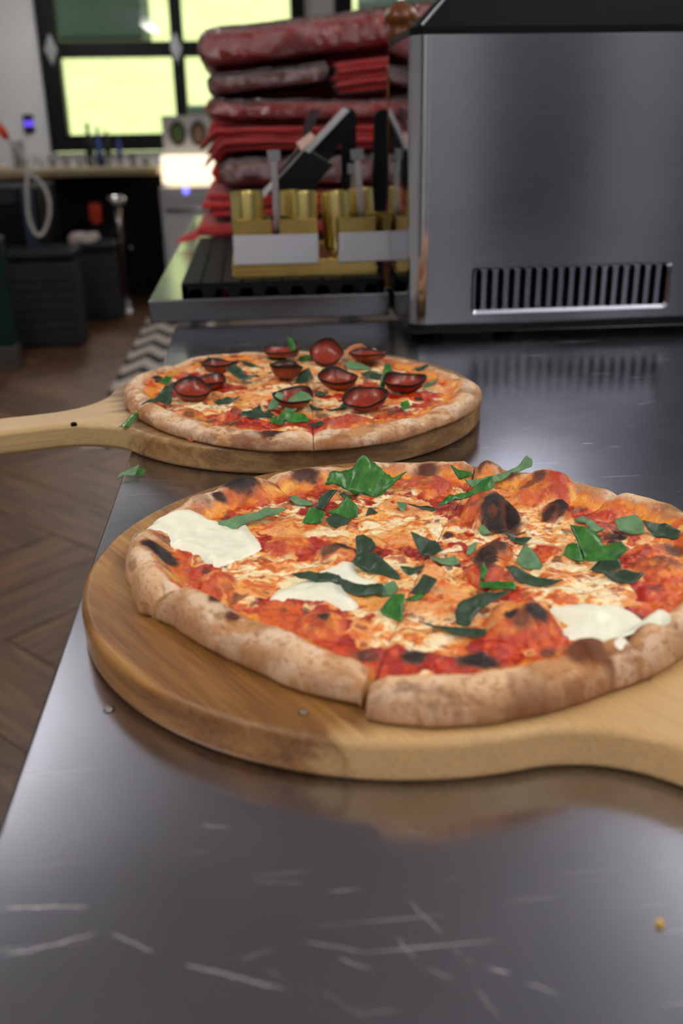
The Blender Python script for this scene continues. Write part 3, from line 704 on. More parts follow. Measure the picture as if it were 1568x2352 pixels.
def leaf(P, px, kind='g', tilt=22, curl=0.0, name='basil_leaf', seed=[0], lift=0.0009, z0=None):
    seed[0] += 1; rs = random.Random(seed[0]); pts = polysmooth(px, 3, 0.75)
    low = max(pts, key=lambda p: p[1]); x, y, hz = P.hit(low[0], low[1]); hz += lift; b = np.array([x, y, hz])
    c0 = np.array([P.c[0], P.c[1], ZB])
    hd = np.array([x + P.c[0], y + P.c[1], 0]); hd /= np.linalg.norm(hd); t = math.radians(tilt)
    nrm = np.array([0, 0, 1]) * math.cos(t) - hd * math.sin(t)
    W3 = []
    for u, v in pts:
        d = ray(u, v); s = ((b + c0 - CP) @ nrm) / (d @ nrm); W3.append(CP + d * s - c0)
    W3 = np.array(W3); cen = W3.mean(0)
    bm = bmesh.new(); vs = [bm.verts.new(p) for p in W3]; f = bm.faces.new(vs)
    bmesh.ops.triangulate(bm, faces=[f])
    for _ in range(2): bmesh.ops.subdivide_edges(bm, edges=[e for e in bm.edges if e.calc_length() > 0.0022], cuts=1, use_grid_fill=False)
    bmesh.ops.triangulate(bm, faces=bm.faces)
    co = np.array([v.co for v in bm.verts]); rad = np.abs(W3 - cen).max() + 1e-6
    ax = np.array([math.cos(rs.uniform(0, PI)), math.sin(rs.uniform(0, PI)), 0.0])
    s = ((co - cen) @ ax) / rad
    cr = curl if curl else rs.uniform(-0.18, 0.22)
    ax2 = np.array([-ax[1], ax[0], 0]); s_2 = ((co - cen) @ ax2) / rad
    dz = cr * rad * s * s + rad * 0.30 * (fbm(co[:, 0] * 120 + seed[0], co[:, 1] * 120, seed[0], 4, 0.6) - 0.5) + rad * rs.uniform(0.1, 0.3) * (np.abs(s_2) - 0.3)
    co[:, 2] += dz
    hh = P.height(co[:, 0], co[:, 1]) + lift * 0.7
    if tilt < 50: co[:, 2] = np.maximum(co[:, 2], hh)
    for v, p in zip(bm.verts, co): v.co = p
    bmesh.ops.recalc_face_normals(bm, faces=bm.faces)
    o = obj(name, bm, LM[kind], P.root, smooth=True)
    m = o.modifiers.new('solid', 'SOLIDIFY'); m.thickness = 0.00045; m.offset = 0
    return o

M['mozz'] = (lambda t: (t.set(t.ramp(t.noise(t.coords(), 90, 4), [(0.3, C4(232, 232, 206)), (0.7, C4(244, 244, 226))]), 0.3, Subsurface_Weight=0.15, Subsurface_Scale=0.004), t.b.inputs['Subsurface Radius'].__setattr__('default_value', (1, 0.8, 0.5)), t.m)[2])(NT('melted_mozzarella'))

# ---- pizza 1 (front)
con1 = [(287, 1300, .002), (300, 1350, .002), (319, 1408, .002), (345, 1412, .002), (400, 1440, .002), (500, 1500, .002), (600, 1550, .002), (700, 1590, .002), (826, 1616, .002), (834, 1648, .002), (870, 1662, .002), (1000, 1673, .002), (1100, 1666, .002), (1250, 1636, .002), (1400, 1591, .002), (1568, 1512, .002),
        (1640, 1460, .002), (1700, 1380, .004), (1690, 1290, .006), (1640, 1210, .010),
        (322, 1203, .011), (400, 1162, .013), (500, 1117, .013), (650, 1077, .013), (800, 1060, .013), (1000, 1058, .013), (1200, 1077, .013), (1350, 1107, .013), (1480, 1137, .013), (1568, 1165, .013)]
B_ = lambda x, y: (ZBm[0][0] + x / ZBm[1], ZBm[0][1] + y / ZBm[1]); A_ = lambda x, y: (ZA[0][0] + x / ZA[1], ZA[0][1] + y / ZA[1]); E_ = lambda x, y: (ZE[0][0] + x / ZE[1], ZE[0][1] + y / ZE[1]); D_ = lambda x, y: (ZD[0][0] + x / ZD[1], ZD[0][1] + y / ZD[1])
cuts1 = [(830, 1632), (330, 1410), (320, 1214), (575, 1098), (1110, 1066), (1482, 1138), (1690, 1300), (1500, 1545)]
S = lambda f, x, y, r: (*f(x, y), r)
sauce1 = [S(A_, 1000, 820, .020), S(A_, 1150, 850, .016), S(A_, 640, 600, .013), S(A_, 640, 690, .012), S(A_, 1380, 1000, .012), S(A_, 1250, 960, .012), S(A_, 1000, 440, .014), S(A_, 1180, 470, .014), S(A_, 800, 230, .016), S(A_, 1130, 190, .016),
          S(B_, 200, 110, .018), S(B_, 420, 110, .016), S(B_, 1090, 260, .014), S(B_, 1420, 760, .014), S(B_, 1480, 650, .014), S(B_, 1500, 560, .014), S(B_, 770, 700, .012), S(B_, 900, 480, .010), S(B_, 240, 1000, .012), S(B_, 650, 920, .013), S(B_, 880, 900, .012), S(B_, 70, 480, .010), S(B_, 1250, 300, .012), S(B_, 1330, 500, .014), S(B_, 600, 590, .012), S(B_, 150, 1040, .012), S(B_, 480, 1010, .012)]
cheese1 = [S(A_, 900, 620, .022), S(A_, 1100, 360, .018), S(B_, 250, 330, .028), S(B_, 300, 780, .024), S(B_, 420, 620, .016), S(B_, 800, 210, .018), S(B_, 960, 380, .020), S(B_, 1000, 560, .020), S(B_, 1250, 690, .018), S(B_, 480, 960, .012), S(A_, 1450, 920, .014), S(B_, 560, 780, .012), S(B_, 180, 540, .014), S(B_, 1120, 470, .012), S(B_, 850, 700, .010)]
bub1 = []
for f, x, y, r, hh, ch, hz in ((B_, 640, 333, .0190, .0165, .35, .007), (B_, 960, 306, .0105, .009, .5, .008), (B_, 900, 212, .020, .009, .1, .009), (B_, 340, 172, .017, .008, .25, .009), (B_, 800, 858, .0185, .0115, .1, .007),
                              (B_, 665, 485, .011, .007, .3, .009), (B_, 610, 560, .011, .005, .7, .012), (A_, 1290, 490, .012, .005, .6, .012), (A_, 1050, 450, .014, .005, .1, .011), (A_, 1210, 850, .013, .004, .25, .011),
                              (A_, 690, 640, .011, .005, 0, .011), (B_, 1480, 540, .016, .005, .45, .012), (A_, 830, 210, .018, .005, .15, .012), (B_, 630, 90, .010, .005, .6, .014), (B_, 1060, 990, .011, .005, .25, .012), (B_, 1240, 430, .009, .004, .8, .012), (B_, 1230, 290, .012, .003, 0, .01)):
    bub1.append((*f(x, y), r, hh, ch, hz))
ch1 = [(1150, 1168, .0150, 1.0, .023), (1178, 1190, .009, .9, .016), (1283, 1163, .0085, .9, .014), (1262, 1180, .006, .8, .012), (1145, 1250, .006, .8, .016), (1112, 1283, .009, .8, .015), (790, 1252, .008, .8, .014), (1412, 1235, .008, .9, .014), (980, 1088, .009, .6, .016), (1545, 1265, .008, .6, .016), (1238, 1088, .006, .6, .018), (1200, 1415, .007, .5, .019), (1330, 1500, .008, .5, .012)]
for f, x, y, r, sg, hz in ((A_, 420, 535, .011, .95, .013), (A_, 1300, 95, .016, 1.0, .014), (A_, 800, 160, .014, .9, .015), (A_, 700, 240, .006, .8, .012), (A_, 1140, 130, .012, .7, .014), (B_, 270, 1010, .007, .95, .012), (B_, 580, 1030, .010, .95, .013), (A_, 1225, 835, .004, .9, .014), (B_, 740, 800, .004, .9, .019),
                           (B_, 860, 780, .006, .9, .019), (B_, 440, 420, .004, .8, .011), (A_, 680, 760, .004, .7, .012), (A_, 770, 850, .005, .6, .012), (A_, 1430, 1040, .006, .6, .012), (B_, 200, 70, .010, .6, .014), (B_, 850, 1240, .012, .25, .008), (B_, 1150, 970, .009, .5, .013), (B_, 930, 1000, .006, .5, .013), (A_, 640, 620, .004, .5, .012), (B_, 1330, 220, .01, .4, .014)):
    ch1.append((*f(x, y), r, sg, hz))
gaps1 = {}
P1 = make_pizza('mozzarella_pizza', 'sliced pizza with white mozzarella pools and torn basil on the nearer board', (975, 1275), con1, cuts1, sauce1, cheese1, bub1, ch1, 0.00062, 11, rim_h=0.0185, rim_w=0.0225, gaps=[(830, 1632, 0.0022, 0.70), (330, 1410, 0.0016, 0.8), (1110, 1066, 0.0010, 0.8)], floury=0.45)
mz = M['mozz']
mozz(P1, zm(*ZA, [(340, 425), (400, 365), (560, 338), (690, 345), (780, 385), (830, 352), (880, 410), (920, 480), (850, 512), (780, 550), (700, 578), (640, 560), (590, 515), (470, 485), (440, 430), (380, 440)]), .0030, .0007, mat=mz)
mozz(P1, zm(*ZA, [(950, 745), (1000, 690), (1110, 640), (1200, 600), (1330, 555), (1385, 565), (1400, 615), (1490, 650), (1450, 672), (1330, 690), (1400, 750), (1385, 795), (1320, 800), (1240, 760), (1100, 740), (1000, 760)]), .0028, .0007, mat=mz)
mozz(P1, zm(*ZBm, [(930, 750), (1060, 735), (1250, 752), (1350, 795), (1480, 870), (1505, 920), (1460, 955), (1350, 950), (1250, 972), (1120, 930), (1010, 895), (990, 850), (1010, 825), (950, 785)]), .0032, .0007, mat=mz)
mozz(P1, zm(*ZBm, [(1220, 1000), (1270, 995), (1300, 1020), (1290, 1050), (1240, 1055), (1210, 1030)]), .0015, .0007, mat=mz)
for k, tl, pl in (
    ('g', 48, [(360, 215), (385, 150), (430, 115), (515, 90), (545, 35), (570, 25), (640, 55), (700, 110), (740, 160), (820, 145), (760, 190), (700, 235), (640, 258), (590, 245), (500, 220), (420, 205)]),
    ('d', 30, [(305, 320), (330, 250), (380, 220), (430, 215), (400, 250), (370, 290), (350, 330)]), ('p', 20, [(155, 260), (200, 255), (270, 275), (295, 310), (230, 300), (175, 285)]),
    ('g', 40, [(230, 400), (260, 330), (275, 310), (350, 330), (360, 350), (340, 400), (300, 412)]), ('g', 42, [(360, 350), (430, 310), (480, 255), (545, 320), (540, 370), (490, 380), (420, 355)]),
    ('d', 30, [(360, 375), (420, 355), (510, 385), (430, 425), (380, 415)]), ('d', 30, [(590, 360), (600, 320), (620, 315), (655, 345)]), ('d', 30, [(440, 235), (470, 225), (515, 262), (480, 270)]),
    ('p', 30, [(760, 285), (800, 280), (820, 300), (790, 340)]), ('d', 15, [(820, 295), (900, 300), (990, 325), (960, 335), (890, 315)]),
    ('g', 35, [(985, 330), (1050, 260), (1150, 220), (1240, 175), (1300, 160), (1310, 215), (1200, 235), (1090, 275), (1030, 320)]), ('g', 30, [(1060, 85), (1110, 115), (1180, 130), (1185, 145), (1110, 155)]),
    ('p', 35, [(1140, 190), (1280, 150), (1330, 110), (1430, 75), (1490, 30), (1525, 55), (1520, 90), (1430, 105), (1360, 140), (1300, 180), (1180, 215)]),
    ('d', 30, [(840, 480), (900, 490), (980, 505), (1020, 580), (960, 600), (900, 580), (870, 540)]), ('p', 22, [(945, 600), (1090, 590), (1120, 640), (1010, 640)]),
    ('d', 35, [(530, 480), (575, 462), (620, 490), (650, 550), (590, 580), (535, 590)]), ('d', 25, [(510, 630), (545, 590), (630, 560), (700, 620), (775, 690), (780, 720), (700, 700), (600, 680)]),
    ('d', 18, [(780, 650), (860, 650), (920, 630), (890, 670), (830, 695)]), ('p', 35, [(1150, 570), (1170, 525), (1210, 510), (1205, 550), (1165, 585)]), ('p', 30, [(1220, 430), (1250, 415), (1290, 460), (1240, 470)])):
    leaf(P1, zm(*ZE, pl), k, tl)
for k, tl, pl in (
    ('d', 25, [(700, 415), (760, 425), (840, 445), (800, 475), (740, 445)]), ('p', 40, [(765, 530), (800, 475), (860, 510), (895, 560), (880, 590), (800, 590)]), ('d', 25, [(710, 590), (760, 580), (850, 615), (930, 635), (990, 660), (900, 670), (780, 650)]),
    ('g', 22, [(580, 640), (680, 640), (760, 650), (765, 690), (600, 680)]), ('d', 25, [(470, 780), (510, 730), (600, 700), (700, 680), (740, 690), (640, 740), (570, 790), (540, 860), (480, 850)]),
    ('d', 15, [(310, 840), (400, 850), (620, 875), (610, 910), (450, 890)]), ('g', 40, [(990, 520), (1010, 470), (1060, 465), (1090, 560), (1060, 550)]),
    ('g', 42, [(1020, 385), (1150, 410), (1190, 470), (1270, 460), (1300, 510), (1220, 560), (1160, 550), (1100, 560), (1060, 470)]), ('d', 25, [(1120, 590), (1160, 550), (1260, 545), (1270, 590), (1170, 605)]),
    ('d', 22, [(1170, 600), (1270, 585), (1380, 615), (1310, 660), (1230, 640)]), ('p', 25, [(1040, 350), (1080, 330), (1130, 345), (1120, 365)]), ('p', 25, [(1090, 370), (1140, 360), (1190, 400), (1150, 410)]),
    ('p', 32, [(1240, 350), (1340, 328), (1375, 360), (1380, 420), (1320, 415), (1255, 405)]), ('d', 28, [(1370, 370), (1480, 365), (1555, 410), (1540, 445), (1440, 440)]),
    ('p', 30, [(30, 720), (140, 650), (180, 640), (200, 680), (170, 715), (100, 720)]), ('g', 38, [(110, 780), (170, 710), (230, 710), (215, 840), (150, 825)]), ('g', 22, [(225, 740), (300, 700), (330, 710), (280, 740)]), ('d', 30, [(255, 710), (300, 640), (320, 615), (385, 645), (340, 700)]),
    ('g', 35, [(595, 560), (610, 545), (630, 600), (610, 640), (590, 640)])):
    leaf(P1, zm(*ZBm, pl), k, tl)
for k, tl, pl in (('p', 30, [(695, 365), (820, 340), (850, 320), (930, 295), (1050, 300), (1000, 325), (860, 360), (770, 425), (730, 410)]),
                  ('d', 24, [(1065, 655), (1150, 618), (1240, 620), (1300, 650), (1330, 700), (1200, 665)]), ('g', 24, [(1200, 650), (1240, 620), (1330, 655), (1310, 690)]), ('d', 24, [(1290, 660), (1400, 680), (1520, 670), (1530, 750), (1440, 745), (1330, 710)])):
    leaf(P1, zm(*ZA, pl), k, tl)

# ---- pizza 2 (behind)
con2 = [(287, 900, .004), (300, 940, .004), (340, 970, .004), (452, 1006, .004), (600, 1028, .004), (750, 1026, .004), (900, 1009, .004), (1000, 976, .004), (1085, 937, .004), (1106, 905, .004),
        (288, 872, .010), (340, 842, .012), (450, 814, .012), (600, 800, .012), (780, 796, .012), (900, 810, .012), (1000, 838, .012), (1080, 872, .012)]
cuts2 = [(455, 1003), (975, 982), (1098, 880), (880, 806), (640, 798), (350, 838), (290, 905), (720, 1027)]
sauce2 = [S(D_, 650, 375, .016), S(D_, 560, 365, .014), S(D_, 450, 340, .016), S(D_, 1150, 330, .014), S(D_, 1250, 250, .018), S(D_, 1170, 125, .018), S(D_, 290, 170, .014), S(D_, 830, 365, .012), S(D_, 230, 240, .014), S(D_, 500, 100, .014), S(D_, 930, 90, .014), S(D_, 800, 235, .012), S(D_, 480, 220, .012), S(D_, 1050, 210, .012), S(D_, 1350, 190, .014)]
cheese2 = [S(D_, 520, 260, .026), S(D_, 850, 300, .030), S(D_, 600, 130, .022), S(D_, 1050, 150, .022), S(D_, 700, 240, .016), S(D_, 340, 150, .014), S(D_, 1160, 280, .012), S(D_, 620, 200, .014)]
bub2 = []
for x, y, r, hh, ch, hz in ((970, 350, .020, .008, .1, .014), (310, 320, .012, .005, .25, .012), (505, 322, .006, .005, .8, .012), (1010, 60, .022, .012, .45, .02), (480, 330, .012, .003, .0, .011), (1320, 200, .012, .003, .0, .011), (185, 180, .013, .004, .95, .014), (310, 170, .005, .004, .9, .012)):
    bub2.append((*D_(x, y), r, hh, ch, hz))
chr2 = [(*D_(x, y), r, sg, hz) for x, y, r, sg, hz in ((640, 415, .012, .8, .012), (480, 380, .010, .6, .012), (375, 370, .010, .5, .012), (310, 350, .008, .5, .012), (700, 365, .008, .6, .012), (850, 345, .008, .5, .016), (1250, 285, .005, .8, .011), (1290, 105, .006, .7, .011), (1450, 250, .010, .3, .012), (560, 470, .016, .3, .006), (1160, 90, .006, .7, .012))]
P2 = make_pizza('pepperoni_pizza', 'pepperoni cup pizza with shredded basil on the farther board', (715, 885), con2, cuts2, sauce2, cheese2, bub2, chr2, 0.0009, 47, rim_h=0.0135, floury=0.75)
def pep_mat():
    t = NT('pepperoni'); v = t.coords(); n = t.noise(v, 260, 4, 0.6)
    t.set(t.ramp(n, [(0.3, C4(110, 30, 16)), (0.55, C4(146, 46, 24)), (0.75, C4(180, 80, 42))]), 0.30); tc = t.n('TexCoord'); sz_ = t.n('SeparateXYZ'); t.l(tc.outputs['Generated'], sz_.inputs[0]); rm = t.math('MULTIPLY', t.math('SUBTRACT', t.math('ADD', sz_.outputs[2], t.math('MULTIPLY', n, 0.5)), 0.72), 2.6, True); t.set(t.mix(rm, t.b.inputs['Base Color'].links[0].from_socket, C4(46, 18, 14))); t.bump(n, 0.6, 0.0008); t.b.inputs['Coat Weight'].default_value = 0.15
    return t.m
PM = pep_mat(); PB = plain('pepperoni_burnt', (44, 20, 16), 0.45, 0, 0.3, 300)
def pepperoni(u, v, R, depth, tilt, az, seed):
    rs = random.Random(seed); x, y, hz = P2.hit(u, v)
    x, y = P2.loc(u, v, hz + depth * 0.5)
    e = bpy.data.objects.new('pepperoni', None)
    seg = 36; bm = bmesh.new(); rings = []
    prof = [(0.0, 0.0), (0.35, 0.02), (0.62, 0.12), (0.82, 0.42), (0.93, 0.8), (1.0, 1.0), (1.03, 0.97), (0.98, 0.72), (0.88, 0.30), (0.68, -0.02), (0.36, -0.12), (0.0, -0.14)]
    ph = rs.uniform(0, 6); am = rs.uniform(0.05, 0.13)
    def pos(r, z, a):
        k = 1 + am * math.sin(2 * a + ph) + 0.03 * math.sin(5 * a + ph * 2)
        zz = z * depth * (1 + 0.14 * math.sin(2 * a + ph + 1) + 0.08 * math.sin(3 * a + ph)) if z > 0.3 else z * depth
        return (R * r * k * math.cos(a), R * r * k * math.sin(a), zz)
    def ringmesh(pr):
        bm = bmesh.new(); rg = []
        for r, z in pr: rg.append([bm.verts.new((0, 0, z * depth))] if r == 0 else [bm.verts.new(pos(r, z, 2 * PI * i / seg)) for i in range(seg)])
        for A, B in zip(rg, rg[1:]):
            for i in range(seg):
                j = (i + 1) % seg
                if len(A) == 1: bm.faces.new((A[0], B[i], B[j]))
                elif len(B) == 1: bm.faces.new((A[j], A[i], B[0]))
                else: bm.faces.new((A[j], A[i], B[i], B[j]))
        bmesh.ops.recalc_face_normals(bm, faces=bm.faces); return bm
    o = obj('pepperoni', ringmesh(prof), PM, P2.root, smooth=True)
    k = obj('burnt_edge', ringmesh([(0.935, 0.84), (0.985, 1.0), (1.02, 1.05), (1.055, 0.99), (1.015, 0.80)]), PB, o, smooth=True)
    o.location = (x, y, hz + 0.001 + R * abs(math.sin(tilt)) * 0.55)
    o.rotation_euler = Matrix.Rotation(az, 3, 'Z').to_euler()
    m = Matrix.Rotation(az, 3, 'Z') @ Matrix.Rotation(tilt, 3, 'X'); o.rotation_euler = m.to_euler()
for i, (x, y, R, dp, tl, az) in enumerate(((325, 262, .0170, .0085, .22, 0.1), (398, 218, .0155, .007, .0, 0), (438, 152, .0165, .008, -.05, 0), (690, 92, .0175, .007, .03, .3), (705, 172, .0155, .011, -.12, -.5), (875, 118, .0170, .0085, .55, -.3),
                                            (920, 215, .0165, .0095, .18, 0), (1045, 108, .0180, .006, -.06, 0), (1190, 225, .0170, .0095, .12, .1), (1035, 300, .0170, .0085, .30, -.45), (735, 290, .0170, .0085, .12, .2))):
    pepperoni(*D_(x, y), R, dp, tl, az, i + 5)
for k, tl, pl in (
    ('d', 20, [(110, 320), (140, 290), (180, 270), (215, 240), (245, 250), (240, 290), (225, 320), (200, 295), (140, 300)]), ('d', 18, [(225, 225), (270, 205), (340, 195), (300, 225), (250, 240)]), ('g', 25, [(185, 215), (215, 190), (245, 200), (220, 225)]),
    ('g', 45, [(375, 150), (385, 110), (415, 115), (400, 140)]), ('p', 45, [(410, 145), (420, 112), (445, 110), (450, 145)]), ('d', 22, [(460, 175), (500, 150), (540, 170), (590, 195), (600, 215), (560, 210), (480, 185)]), ('d', 15, [(510, 125), (560, 130), (600, 150), (560, 150)]),
    ('g', 72, [(710, 35), (730, 30), (750, 70), (755, 110), (735, 105)]), ('g', 20, [(625, 112), (660, 108), (710, 112), (700, 130), (640, 125)]), ('p', 60, [(628, 110), (635, 60), (645, 70), (648, 112)]), ('g', 25, [(755, 110), (800, 100), (820, 125), (770, 130)]),
    ('d', 35, [(760, 180), (800, 155), (820, 190), (790, 215), (745, 215)]), ('p', 20, [(945, 140), (970, 125), (1010, 140), (1060, 160), (1000, 165), (955, 155)]), ('d', 20, [(1010, 180), (1060, 170), (1120, 170), (1085, 205)]),
    ('g', 55, [(1085, 250), (1095, 200), (1110, 140), (1135, 140), (1145, 175), (1115, 190), (1110, 245)]), ('p', 40, [(1150, 215), (1175, 203), (1240, 220), (1225, 235), (1160, 230)]), ('p', 25, [(1270, 225), (1320, 195), (1330, 205), (1280, 235)]),
    ('d', 25, [(1230, 160), (1285, 140), (1290, 160), (1250, 170)]), ('g', 25, [(1175, 300), (1205, 290), (1215, 310), (1185, 330)]), ('d', 22, [(510, 350), (560, 330), (600, 300), (610, 330), (660, 350), (640, 365), (560, 360)]),
    ('p', 45, [(630, 330), (640, 300), (670, 250), (700, 270), (690, 290), (650, 325)]), ('p', 40, [(700, 340), (720, 280), (770, 250), (800, 260), (820, 290), (770, 295), (740, 335)]), ('g', 40, [(660, 385), (690, 345), (740, 330), (780, 335), (805, 375), (760, 380), (700, 370), (690, 390)]),
    ('d', 15, [(410, 300), (430, 280), (470, 275), (520, 290), (440, 305)]), ('d', 15, [(795, 390), (850, 370), (865, 380), (840, 395)]), ('d', 15, [(870, 325), (920, 315), (950, 290), (965, 310), (900, 330)]), ('d', 20, [(1030, 265), (1050, 255), (1070, 280), (1045, 280)]),
    ('d', 12, [(800, 310), (850, 320), (860, 330), (810, 325)]), ('d', 12, [(815, 260), (850, 252), (880, 262), (840, 270)]), ('g', 30, [(640, 365), (670, 350), (680, 375), (650, 385)])):
    leaf(P2, zm(*ZD, pl), k, tl)

# fallen bits
class Flat: pass
def flat(z):
    f = Flat(); f.c = np.array([0.0, 0.0, z]); f.height = lambda x, y: np.full(np.shape(x), z - ZB); f.loc = lambda u, v, h=0: tuple(PZ(u, v, z)[:2]); f.hit = lambda u, v: (*PZ(u, v, z)[:2], z - ZB); f.root = None; return f
def freeleaf(z, px, kind, tilt, label):
    f = flat(z); e = thing('basil_shred', label, 'basil', (0, 0, ZB)); f.root = e
    for k, p in zip(kind, px): leaf(f, p, k, tilt, name='leaf_piece')
    return e
e = freeleaf(0.9, [[(268, 1104), (280, 1083), (300, 1078), (320, 1072), (310, 1090), (285, 1092)], [(310, 1086), (318, 1074), (334, 1080), (328, 1092)]], ['p', 'g'], 25, 'wilted basil shred on the table edge below the overhanging handle')
dz = (PZ(285, 1095, .9))
e = freeleaf(ZB, [zm(*ZD, [(22, 392), (40, 380), (70, 345), (100, 318), (108, 330), (80, 372), (60, 396)])], ['g'], 18, 'thin basil strip fallen on the farther board beside the crust')
cr = PZ(168, 983, ZB)
bm = bmesh.new(); bmesh.ops.create_icosphere(bm, subdivisions=2, radius=0.0022)
rs = random.Random(4)
for v in bm.verts: v.co *= rs.uniform(0.8, 1.15); v.co.x *= 1.25
tag(obj('burnt_crumb', bm, M['black'], smooth=True, loc=(cr[0], cr[1] + 0.004, ZB + 0.0019)), 'tiny burnt black crumb on the board handle', 'crumb')
cr = PZ(440, 1015, ZB); bm = bmesh.new(); bmesh.ops.create_icosphere(bm, subdivisions=2, radius=0.0022)
for v in bm.verts: v.co *= rs.uniform(0.7, 1.2); v.co.x *= 1.3
tag(obj('crust_crumb', bm, plain('crust_crumb_brown', (176, 96, 52), 0.8, 0, 0.2, 200), loc=(cr[0], cr[1], ZB + 0.0018)), 'small brown crust crumb on the farther board below the crust seam', 'crumb')

dm = clear('water_drop', (0.97, 0.97, 0.97), 0.01, 0.12, fres=1.45)
for (u, v, z, r, lb) in ((250, 1630, 0.9, .0026, 'water drop on the steel beside the near board'), (697, 1637, ZB, .0020, 'glinting drop on the near board below the cut')):
    p = PZ(u, v, z); tag(obj('droplet', lathe([(0, 0), (r, 0), (r * .95, r * .3), (r * .6, r * .55), (0, r * .65)], 18), dm, smooth=True, loc=(p[0], p[1], z + .0001)), lb, 'droplet')
p = PZ(1515, 2125, 0.9); bm = bmesh.new(); bmesh.ops.create_icosphere(bm, subdivisions=2, radius=0.0013)
for v in bm.verts: v.co *= rs.uniform(0.75, 1.2)
tag(obj('yellow_crumb', bm, plain('yellow_crumb', (214, 168, 66), 0.7), loc=(p[0], p[1], .9011)), 'tiny yellow crumb on the bare steel in front of the near board', 'crumb')
# ================================================================ RAISED TABLE ITEMS
ZR = 0.935
CZ = ZR + 0.019
cr = thing('plastic_pallet', 'black plastic ribbed pallet under the gold holders', 'pallet', (0, 0, ZR))
cx0, cx1, cy0, cy1 = -0.098, 0.178, 1.325, 1.90
nb = 10
for i in range(nb):
    xa = cx0 + (cx1 - cx0) * i / nb; xb = cx0 + (cx1 - cx0) * (i + 0.93) / nb
    obj('slat', box(xa, xb, cy0, cy1, 0.015, 0.019), M['black'], cr, bevel=0.001)
# front rail with trapezoid openings
n = 8; wd = (cx1 - cx0) / n
for yy in (cy0, cy1 - 0.008):
    bm = bmesh.new()
    for i in range(n):
        xa = cx0 + i * wd; pts = [(xa, 0), (xa + wd * .22, 0), (xa + wd * .34, .011), (xa + wd * .74, .011), (xa + wd * .86, 0), (xa + wd, 0), (xa + wd, .015), (xa, .015)]
        A = [bm.verts.new((x, yy, z)) for x, z in pts]; B = [bm.verts.new((x, yy + .008, z)) for x, z in pts]
        bm.faces.new(A); bm.faces.new(B[::-1])
        for k in range(8): bm.faces.new((A[k], B[k], B[(k + 1) % 8], A[(k + 1) % 8]))
    bmesh.ops.remove_doubles(bm, verts=bm.verts, dist=1e-5); bmesh.ops.recalc_face_normals(bm, faces=bm.faces); obj('end_rail', bm, M['black'], cr)
for xa in (cx0, cx1 - .008): obj('side_rail', box(xa, xa + .008, cy0, cy1, 0, .015), M['black'], cr)

# stack of gold trays
def hollow(x0, x1, y0, y1, z0, z1, t, bm=None):
    bm = bm or bmesh.new(); box(x0, x1, y0, y1, z0, z0 + t, bm); box(x0, x1, y0, y0 + t, z0, z1, bm); box(x0, x1, y1 - t, y1, z0, z1, bm); box(x0, x0 + t, y0 + t, y1 - t, z0, z1, bm); box(x1 - t, x1, y0 + t, y1 - t, z0, z1, bm); return bm
for k in range(4):
    t = obj('gold_tray', hollow(0, 0.20, 0, 0.22, 0, 0.0056, 0.0012), M['gold'], bevel=0.0006)
    t.location = (-0.029 + 0.002 * (k % 2), 1.354 + 0.001 * k, CZ + 0.0058 * k + 0.0002)
    tag(t, ('lowest shallow gold tray of the stack on the black pallet', 'second lowest gold tray of the stack on the pallet', 'second highest gold tray of the stack on the pallet', 'topmost gold tray of the stack, carrying the caddies')[k], 'tray', 'stacked gold trays')
ZG = CZ + 0.0058 * 4 + 0.0005
def caddy(loc, rz, label):
    t = thing('gold_caddy', label, 'caddy', loc, rz, 'gold table caddies on the tray')
    obj('tray_base', box(0, 0.118, 0.0, 0.09, 0, 0.004), M['gold_dark'], t, bevel=0.001)
    obj('sign_panel', box(0.001, 0.117, -0.003, 0.0, -0.005, 0.034), M['white'], t, bevel=0.0006)
    for k in range(2):
        x0 = 0.002 + k * 0.063
        obj('holder_box', hollow(x0, x0 + 0.052, 0.004, 0.086, 0.004, 0.053, 0.0015), M['gold_dark'], t, bevel=0.0006)
    return t
cad = []
for (u, v, y, rz, lb) in ((537, 618, 1.3535, 0.0, 'gold caddy with white front panel left on the gold trays'), (776, 606, 1.3535, 0.06, 'gold caddy with white front panel beside the oven, tilted')):
    p = PY(u, v, y); cad.append(caddy((p[0], y, ZG), rz, lb))
def cyl(u0, u1, vt, y, zb, label, tilt=0.0):
    a = PY(u0, vt, y); b = PY(u1, vt, y); r = (b[0] - a[0]) / 2
    h = a[2] - zb
    t = thing('gold_cup', label, 'cup', ((a[0] + b[0]) / 2, y, zb), 0, 'gold cups standing in the caddies'); t.rotation_euler = (0, tilt, 0)
    obj('cup_body', lathe([(0, 0), (r * .97, 0), (r, .003), (r, h - .003), (r * .97, h), (r * .90, h), (r * .88, h - .004), (0, h - .005)], 36), M['gold'], t, smooth=True)
    t.children[0].modifiers.new('es', 'EDGE_SPLIT').split_angle = 0.6
    obj('cup_knob', lathe([(0, 0), (r * .12, 0), (r * .14, .003), (r * .08, .006), (0, .006)], 14, c=(r * .2, 0, h - .005)), M['gold'], t, smooth=True)
zc = ZG + 0.006
cyl(527, 603, 440, 1.39, zc, 'tallest gold cup in the left caddy'); cyl(662, 728, 440, 1.385, zc, 'front gold cup in the right half of the left caddy'); cyl(640, 690, 438, 1.46, zc + 0.002, 'rear gold cup half hidden in the left caddy')
cyl(742, 806, 440, 1.40, zc, 'leaning gold cup in the right caddy', -0.06); cyl(803, 862, 432, 1.45, zc, 'rear gold cup in the right caddy behind the clip rod', -0.05)
